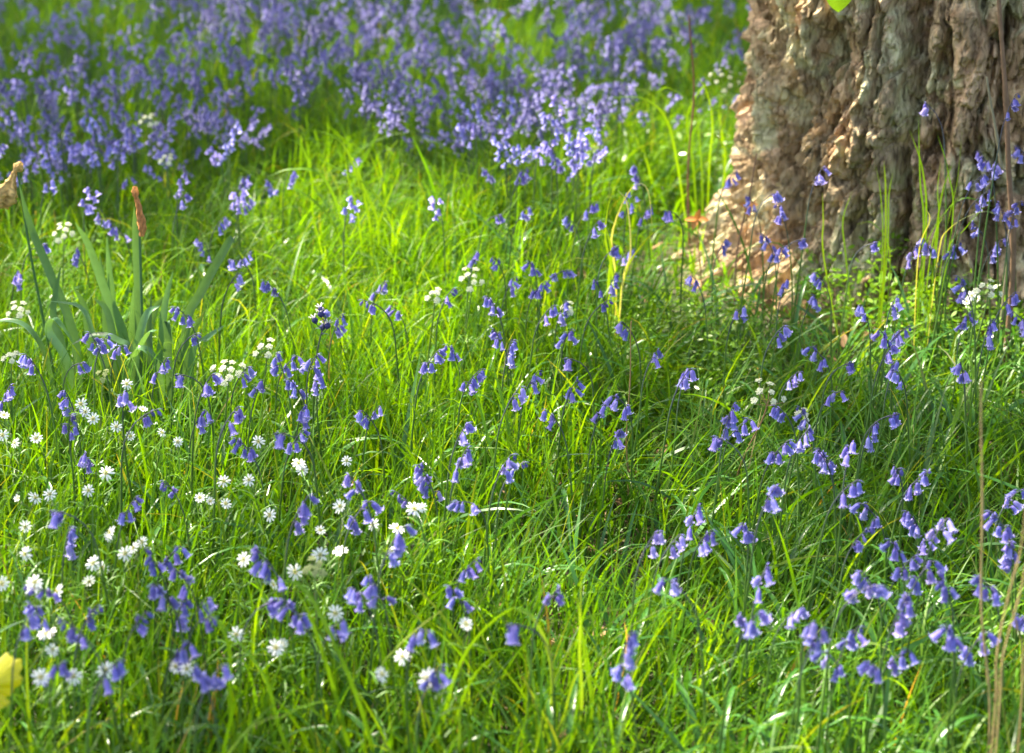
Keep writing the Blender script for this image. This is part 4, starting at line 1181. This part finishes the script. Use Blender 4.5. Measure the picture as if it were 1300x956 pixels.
# ------------------------------------------------------------------ daffodils gone over
DY = at(150, 570, 0.0)[1]
GLAUC = np.array([0.082, 0.180, 0.070])
def daff_leaf(mb, pts, width, dy=0.0, side=None, twist=0.0, bend=None):
    P = [at_y(x, y, DY + dy) for x, y in pts]
    b = P[0].copy(); b[2] = float(gz(b[0], b[1])) - 0.01
    b[0] = 0.55 * b[0] + 0.45 * daff_leaf.cx
    P = np.array([b] + P)
    C = spline(P, 22)
    C[:, 1] += 0.012 * np.sin(np.linspace(0, 3, 22) + dy * 40)
    ribbon(mb, C - daff_leaf.org, width * 1.25, side=side if side is not None else (1, 0.25, 0.0), fold=0.35, col=GLAUC * rng.uniform(0.8, 1.25), tip=5.0, base=0.8, twist=twist)
def daffodil(label, leaves, stem, head, cx_px):
    c = at_y(cx_px, 470, DY)
    org = np.array([c[0], DY, float(gz(c[0], DY))])
    daff_leaf.cx = org[0]; daff_leaf.org = org
    o = thing('daffodil', label, 'daffodil', org, 0, 'daffodils gone over')
    for pts, wd, dy, side, tw_ in leaves:
        mb = MB()
        daff_leaf(mb, pts, wd, dy, side, tw_)
        obj('leaf', mb.mesh('daffodil_leaf', M_LEAF), o)
    if stem:
        for pts, dy, wd in stem:
            P = [at_y(x, y, DY + dy) for x, y in pts]
            b = P[0].copy(); b[2] = float(gz(b[0], b[1])) - 0.01
            b[0] = 0.55 * b[0] + 0.45 * org[0]
            mb = MB()
            tube(mb, spline(np.array([b] + P), 18) - org, np.linspace(wd, wd * 0.75, 18), 8, 0, GLAUC * 1.15)
            obj('stem', mb.mesh('daffodil_stem', M_LEAF), o)
    if head:
        for path, prof, colr, dy in head:
            P = spline([at_y(x, y, DY + dy) for x, y in path], 26) - org
            th = np.linspace(0, 2 * math.pi, 19)[:-1]
            r_ = np.interp(np.linspace(0, 1, 26), np.linspace(0, 1, len(prof)), prof)
            tan = np.gradient(P, axis=0); tan /= np.linalg.norm(tan, axis=1, keepdims=True)
            a_ = np.cross(tan, [0.1, 1, 0.0]); a_ /= np.linalg.norm(a_, axis=1, keepdims=True); b_ = np.cross(tan, a_)
            cr = 1 + 0.35 * np.sin(th * 5 + np.linspace(0, 5, 26)[:, None] * 1.3) + 0.18 * np.sin(th * 3 + 1 + np.linspace(0, 9, 26)[:, None]) + rng.normal(0, 0.16, (26, 18))
            V = P[:, None] + (r_[:, None] * cr)[..., None] * (np.cos(th)[None, :, None] * a_[:, None] + np.sin(th)[None, :, None] * b_[:, None])
            i = (np.arange(25)[:, None] * 18); j = np.arange(18)[None]; k = (j + 1) % 18
            mb = MB()
            mb.add(V.reshape(-1, 3), np.stack([i + j, i + k, i + 18 + k, i + 18 + j], -1).reshape(-1, 4), 0, np.array(colr) * rng.uniform(0.55, 1.3, (26 * 18, 1)))
            obj('withered_flower', mb.mesh('withered_flower', M_DRY), o)
daffodil('daffodil with a drooping tan papery dead flower and a long leaning leaf',
         [([(95, 440), (62, 350), (38, 290), (24, 235)], 0.0125, 0.0, None, 0.3), ([(80, 450), (66, 400), (76, 338)], 0.011, -0.02, None, 0.4), ([(64, 470), (40, 420), (8, 408), (-30, 420)], 0.012, -0.05, (0.2, 1, 0), 0.2),
          ([(90, 470), (62, 418), (72, 404), (95, 440)], 0.013, -0.06, (0.6, 0.8, 0.0), 0.2)],
         [([(62, 440), (40, 330), (26, 240), (22, 214)], 0.05, 0.0025)],
         [([(27, 206), (20, 217), (14, 232), (8, 247), (3, 262)], [0.003, 0.007, 0.004, 0.005, 0.011, 0.016, 0.017, 0.010], (0.68, 0.46, 0.17), 0.05)], 85)
daffodil('daffodil clump with upright grey-green leaves and a narrow withered orange flower',
         [([(158, 440), (132, 370), (112, 310), (96, 280)], 0.0125, 0.02, None, 0.3), ([(148, 430), (142, 360), (137, 296)], 0.011, 0.05, None, 0.2), ([(176, 440), (174, 370), (171, 305), (170, 262)], 0.012, 0.0, None, 0.15),
          ([(205, 430), (209, 385), (219, 345)], 0.010, -0.02, None, 0.4), ([(190, 460), (189, 420), (191, 375)], 0.009, -0.03, None, 0.8), ([(160, 470), (172, 446), (188, 420), (200, 418)], 0.0135, -0.08, (0.5, 0.8, 0.2), 0.3),
          ([(130, 460), (116, 420), (100, 392), (60, 385)], 0.011, -0.04, (0.3, 1, 0), 0.2), ([(170, 455), (150, 430), (122, 425), (88, 440)], 0.0115, -0.06, (0.2, 1, 0.2), 0.2)] + [([(x0, 470), (x0 + dx * 0.4, 420 - h * 0.4), (x0 + dx, 430 - h)], 0.0115, dy, None, t0) for x0, dx, h, dy, t0 in ((118, -24, 70, 0.03, 0.5), (140, -12, 110, 0.06, 0.3), (166, 14, 95, 0.04, 0.2), (183, 32, 60, 0.05, 0.5), (150, -34, 50, -0.03, 0.7), (172, 30, 40, -0.05, 0.6))],
         [([(181, 440), (179, 360), (177, 290), (174, 245)], 0.0, 0.0027)],
         [([(171, 237), (172, 248), (176, 262), (180, 285), (180, 300)], [0.003, 0.005, 0.003, 0.004, 0.006, 0.006, 0.003], (0.58, 0.27, 0.10), -0.01)], 160)
daffodil('flowerless daffodil clump with one long leaf bent over at its tip',
         [([(236, 420), (255, 370), (280, 325), (293, 304), (296, 312)], 0.0125, -0.03, None, 0.1), ([(214, 450), (215, 430), (214, 405), (222, 440)], 0.011, -0.09, None, 0.6), ([(245, 450), (262, 430), (285, 415)], 0.009, -0.05, None, 0.6),
          ([(225, 450), (245, 420), (262, 392)], 0.010, 0.02, None, 0.3), ([(200, 470), (178, 440), (160, 468)], 0.012, -0.1, (0.4, 0.8, 0), 0.3)],
         None, None, 225)

# ------------------------------------------------------------------ stalks, straws, odd leaves
def stalk(name, label, cat, pts, rad, col, Y, mat=None, group=None, leaflets_=(), extra=None):
    P = [at_y(x, y, Y + (q[2] if len(q) > 2 else 0)) for q in pts for x, y in [q[:2]]]
    b = P[0]
    g0 = float(gz(b[0], b[1]))
    o = thing(name, label, cat, (b[0], b[1], g0), 0, group)
    org = np.array([b[0], b[1], g0])
    P = [np.array([b[0], b[1], g0 - 0.01])] + [p for p in P if p[2] > g0 + 0.01]
    C = spline(P, 20)
    C[:, 0] += 0.002 * np.sin(np.linspace(0, 11, 20))
    mb = MB()
    rr_ = np.linspace(rad, rad * 0.6, 20)
    rr_[[6, 13]] *= 1.35
    tube(mb, C - org, rr_, 7, 0, np.array(col) * rng.uniform(0.85, 1.1, (20, 1)))
    obj('stem', mb.mesh('stalk', mat or M_DRY), o)
    return o, org, C
STRAW = (0.46, 0.34, 0.15)
GS = 'dry straw stalks'
Ys = at(1262, 1120, 0.0)[1]
stalk('dry_stalk', 'tall upright tan straw stalk passing behind the wind-blown bluebells', 'dry stalk', [(1256, 900), (1247, 760), (1245, 620), (1248, 485)], 0.0017, STRAW, Ys + 0.12, group=GS)
stalk('dry_stalk', 'golden straw stalk leaning right, crossing the big violet head', 'dry stalk', [(1262, 900), (1268, 830), (1284, 740), (1296, 690), (1306, 640)], 0.0015, STRAW, Ys, group=GS)
stalk('dry_stalk', 'outer golden straw stalk at the edge, leaning right', 'dry stalk', [(1268, 900), (1278, 820), (1296, 740), (1318, 650)], 0.0014, STRAW, Ys - 0.03, group=GS)
stalk('dry_stalk', 'short broken straw crossing between the golden stalks', 'dry stalk', [(1300, 850), (1290, 800), (1282, 760)], 0.0013, (0.40, 0.28, 0.12), Ys + 0.02, group=GS)
stalk('dry_stalk', 'thin brown dead stalk alone in mid meadow', 'dry stalk', [(797, 610), (797, 540), (799, 470), (803, 408)], 0.0014, (0.30, 0.20, 0.09), at(797, 680, 0)[1], group='thin dead stalks')
stalk('dry_stalk', 'reddish upright dead stem in the sunlit patch beside the trunk', 'dry stalk', [(874, 290), (875, 200), (880, 110), (876, 20)], 0.0026, (0.22, 0.11, 0.07), at(874, 330, 0)[1], group='thin dead stalks')
stalk('dry_stalk', 'brown stick propped upright before the right of the trunk', 'stick', [(1286, 330), (1281, 200), (1274, 100), (1268, -30)], 0.0058, (0.24, 0.15, 0.09), 3.42)
stalk('dry_stalk', 'grey leaning stem crossing behind the brown stick', 'dry stalk', [(1284, 250), (1272, 210), (1262, 160), (1254, 98)], 0.0034, (0.30, 0.27, 0.17), 3.48)
stalk('dry_stalk', 'thin twig leaning on the trunk flared root', 'dry stalk', [(932, 390), (938, 310), (952, 240), (962, 195)], 0.0022, (0.20, 0.12, 0.08), 3.76)

# orange seedling at the root's edge
o, org, C = stalk('seedling', 'small seedling with bright orange withered leaves by the trunk root', 'seedling', [(890, 400), (889, 330), (886, 290), (886, 278)], 0.0013, (0.30, 0.16, 0.06), 3.80)
tipp = C[-1] - org
for d in ((-1, -0.2, 0.1), (0.9, -0.3, 0.1), (0.1, -0.6, 0.9), (-0.4, -0.6, -0.6)):
    mb = MB()
    broad_leaf(mb, tipp, d, 0.024, 0.013, (0, -0.7, 0.7), (0.44, 0.19, 0.05))
    obj('leaf', mb.mesh('seedling_leaf', M_DRY), o)
o, org, C = stalk('seedling', 'orange leaf seedling standing against the bark of the flared root', 'seedling', [(944, 400), (944, 330), (947, 290), (950, 262)], 0.0013, (0.30, 0.16, 0.06), 3.66)
for d in ((-0.6, -0.5, 0.4), (0.7, -0.5, 0.4), (0.1, -0.7, -0.8)):
    mb = MB()
    broad_leaf(mb, C[-1] - org, d, 0.022, 0.014, (0, -0.7, 0.7), (0.42, 0.20, 0.06))
    obj('leaf', mb.mesh('seedling_leaf', M_DRY), o)

# yellow lobed leaf in the near corner
yp = at(8, 858, 0.22)
o, org, C = stalk('sapling', 'yellow lobed leaf on a low sapling in the bottom corner', 'sapling', [(-30, 1000), (-28, 940), (-22, 900), (-14, 872)], 0.0016, (0.25, 0.2, 0.05), yp[1])
def maple_leaf(base, d, up, size, col):
    d = np.asarray(d, float); d /= np.linalg.norm(d)
    s = np.cross(d, up); s /= np.linalg.norm(s); nrm = np.cross(s, d)
    n = 90
    a = np.linspace(-2.75, 2.75, n)
    rad = 0.50 + 0.42 * np.abs(np.cos(a * 1.25)) ** 1.6 + 0.05 * np.sin(a * 13) + 0.03 * np.sin(a * 29)
    rad *= 1 - 0.10 * np.abs(a)
    mb = MB()
    rings = []
    for q in (0.02, 0.35, 0.7, 1.0):
        p = base + (d[None] * (np.cos(a) * rad * q * size)[:, None] + s[None] * (np.sin(a) * rad * q * size)[:, None]) + nrm[None] * (0.10 * size * q * np.cos(a * 2.5) - 0.22 * size * q * q)[:, None]
        rings.append(p)
    V = np.concatenate(rings)
    i = (np.arange(3)[:, None] * n + np.arange(n - 1)[None]).ravel()
    c = np.array(col) * rng.uniform(0.9, 1.1, (len(V), 1))
    mb.add(V, np.stack([i, i + 1, i + n + 1, i + n], 1), 0, c)
    return mb.mesh('lobed_leaf', M_LEAF)
obj('leaf', maple_leaf(C[-1] - org, (0.5, 0.25, 0.45), (-0.2, -0.9, 0.6), 0.050, (0.60, 0.56, 0.012)), o)
obj('leaf', maple_leaf(C[14] - org, (-0.9, 0.1, 0.1), (0, -0.5, 0.8), 0.042, (0.30, 0.34, 0.02)), o)

# conspicuous tall grass tufts: arching, bleached or sunlit
def grass_tuft(label, paths, Y, width, col):
    c = at_y(paths[0][0][0], paths[0][0][1], Y)
    org = np.array([c[0], Y, float(gz(c[0], Y))])
    o = thing('grass_tuft', label, 'grass tuft', org, 0, 'conspicuous arching grass tufts')
    for k, pts in enumerate(paths):
        P = np.array([at_y(x, y, Y + 0.02 * math.sin(k * 2.2)) for x, y in pts])
        b = P[0].copy(); b[0] = 0.5 * (b[0] + org[0]); b[1] = Y; b[2] = org[2] - 0.005
        mb = MB()
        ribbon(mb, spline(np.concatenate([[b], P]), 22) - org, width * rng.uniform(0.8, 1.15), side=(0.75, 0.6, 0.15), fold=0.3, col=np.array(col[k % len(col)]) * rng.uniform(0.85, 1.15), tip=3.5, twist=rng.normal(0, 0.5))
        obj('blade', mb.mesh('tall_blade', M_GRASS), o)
Yb = at(785, 480, 0.0)[1]
grass_tuft('tuft of bleached blades arching over before the trunk root', [[(778, 360), (768, 300), (775, 250), (790, 233)], [(782, 360), (776, 300), (800, 240), (822, 240), (829, 300)], [(790, 360), (800, 320), (796, 260), (783, 240)], [(790, 360), (815, 310), (845, 285), (880, 270)], [(772, 370), (776, 320), (768, 285)]],
           Yb, 0.0065, [(0.14, 0.28, 0.02), (0.36, 0.42, 0.22), (0.34, 0.40, 0.26), (0.16, 0.27, 0.03)])
Yb = at(440, 410, 0.0)[1]
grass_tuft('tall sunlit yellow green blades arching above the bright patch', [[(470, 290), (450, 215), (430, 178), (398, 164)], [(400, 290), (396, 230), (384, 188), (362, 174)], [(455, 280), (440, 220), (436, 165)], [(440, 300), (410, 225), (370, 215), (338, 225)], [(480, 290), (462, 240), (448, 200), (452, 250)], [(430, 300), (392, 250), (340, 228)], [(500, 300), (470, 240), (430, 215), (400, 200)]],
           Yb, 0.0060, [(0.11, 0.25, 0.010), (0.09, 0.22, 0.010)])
Yb = at(885, 320, 0.0)[1]
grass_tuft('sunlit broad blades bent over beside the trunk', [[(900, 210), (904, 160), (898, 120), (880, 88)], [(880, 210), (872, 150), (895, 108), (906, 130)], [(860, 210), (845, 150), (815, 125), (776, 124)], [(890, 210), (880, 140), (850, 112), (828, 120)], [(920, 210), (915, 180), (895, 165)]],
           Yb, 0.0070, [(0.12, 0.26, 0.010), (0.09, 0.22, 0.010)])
Yb = at(1130, 350, 0.0)[1]
grass_tuft('fresh green blades rising in front of the bark', [[(1172, 300), (1168, 230), (1166, 150)], [(1175, 300), (1172, 220), (1155, 165)], [(1208, 290), (1204, 220), (1190, 170)], [(1200, 300), (1215, 230), (1222, 155)], [(1190, 300), (1190, 240), (1195, 200)]],
           3.44, 0.0038, [(0.06, 0.16, 0.012), (0.075, 0.18, 0.012)])
grass_tuft('short green blades before the middle of the trunk foot', [[(1120, 320), (1118, 250), (1112, 210)], [(1123, 320), (1124, 240), (1122, 204)], [(1126, 320), (1128, 250), (1134, 218)], [(1130, 330), (1110, 285), (1085, 285)], [(1074, 330), (1070, 280), (1082, 242)], [(1046, 330), (1045, 280), (1044, 245)]],
           3.50, 0.0042, [(0.06, 0.15, 0.015), (0.085, 0.18, 0.012)])
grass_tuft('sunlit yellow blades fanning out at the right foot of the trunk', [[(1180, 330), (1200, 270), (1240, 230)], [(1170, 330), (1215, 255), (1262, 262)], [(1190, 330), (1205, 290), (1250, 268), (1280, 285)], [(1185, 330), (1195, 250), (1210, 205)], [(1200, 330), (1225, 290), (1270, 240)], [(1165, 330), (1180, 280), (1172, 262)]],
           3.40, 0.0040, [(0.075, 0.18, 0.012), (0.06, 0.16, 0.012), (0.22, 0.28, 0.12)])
Yb = at(660, 1060, 0.0)[1]
grass_tuft('broad blades arching over near the bottom edge', [[(560, 930), (590, 830), (650, 772), (690, 790)], [(690, 930), (700, 850), (680, 790), (650, 770)], [(575, 930), (600, 860), (640, 820)], [(730, 930), (735, 820), (738, 715)], [(745, 930), (742, 830), (728, 735)], [(705, 930), (730, 860), (770, 800)]],
           Yb + 0.05, 0.0065, [(0.10, 0.24, 0.015), (0.13, 0.25, 0.03)])
grass_tuft('broad soft blades lying across the white flowers', [[(470, 940), (395, 760), (340, 740), (290, 742)], [(440, 940), (400, 800), (370, 735)], [(360, 940), (330, 850), (250, 760)], [(300, 940), (290, 820), (258, 765)]],
           Yb - 0.02, 0.0060, [(0.10, 0.25, 0.012)])
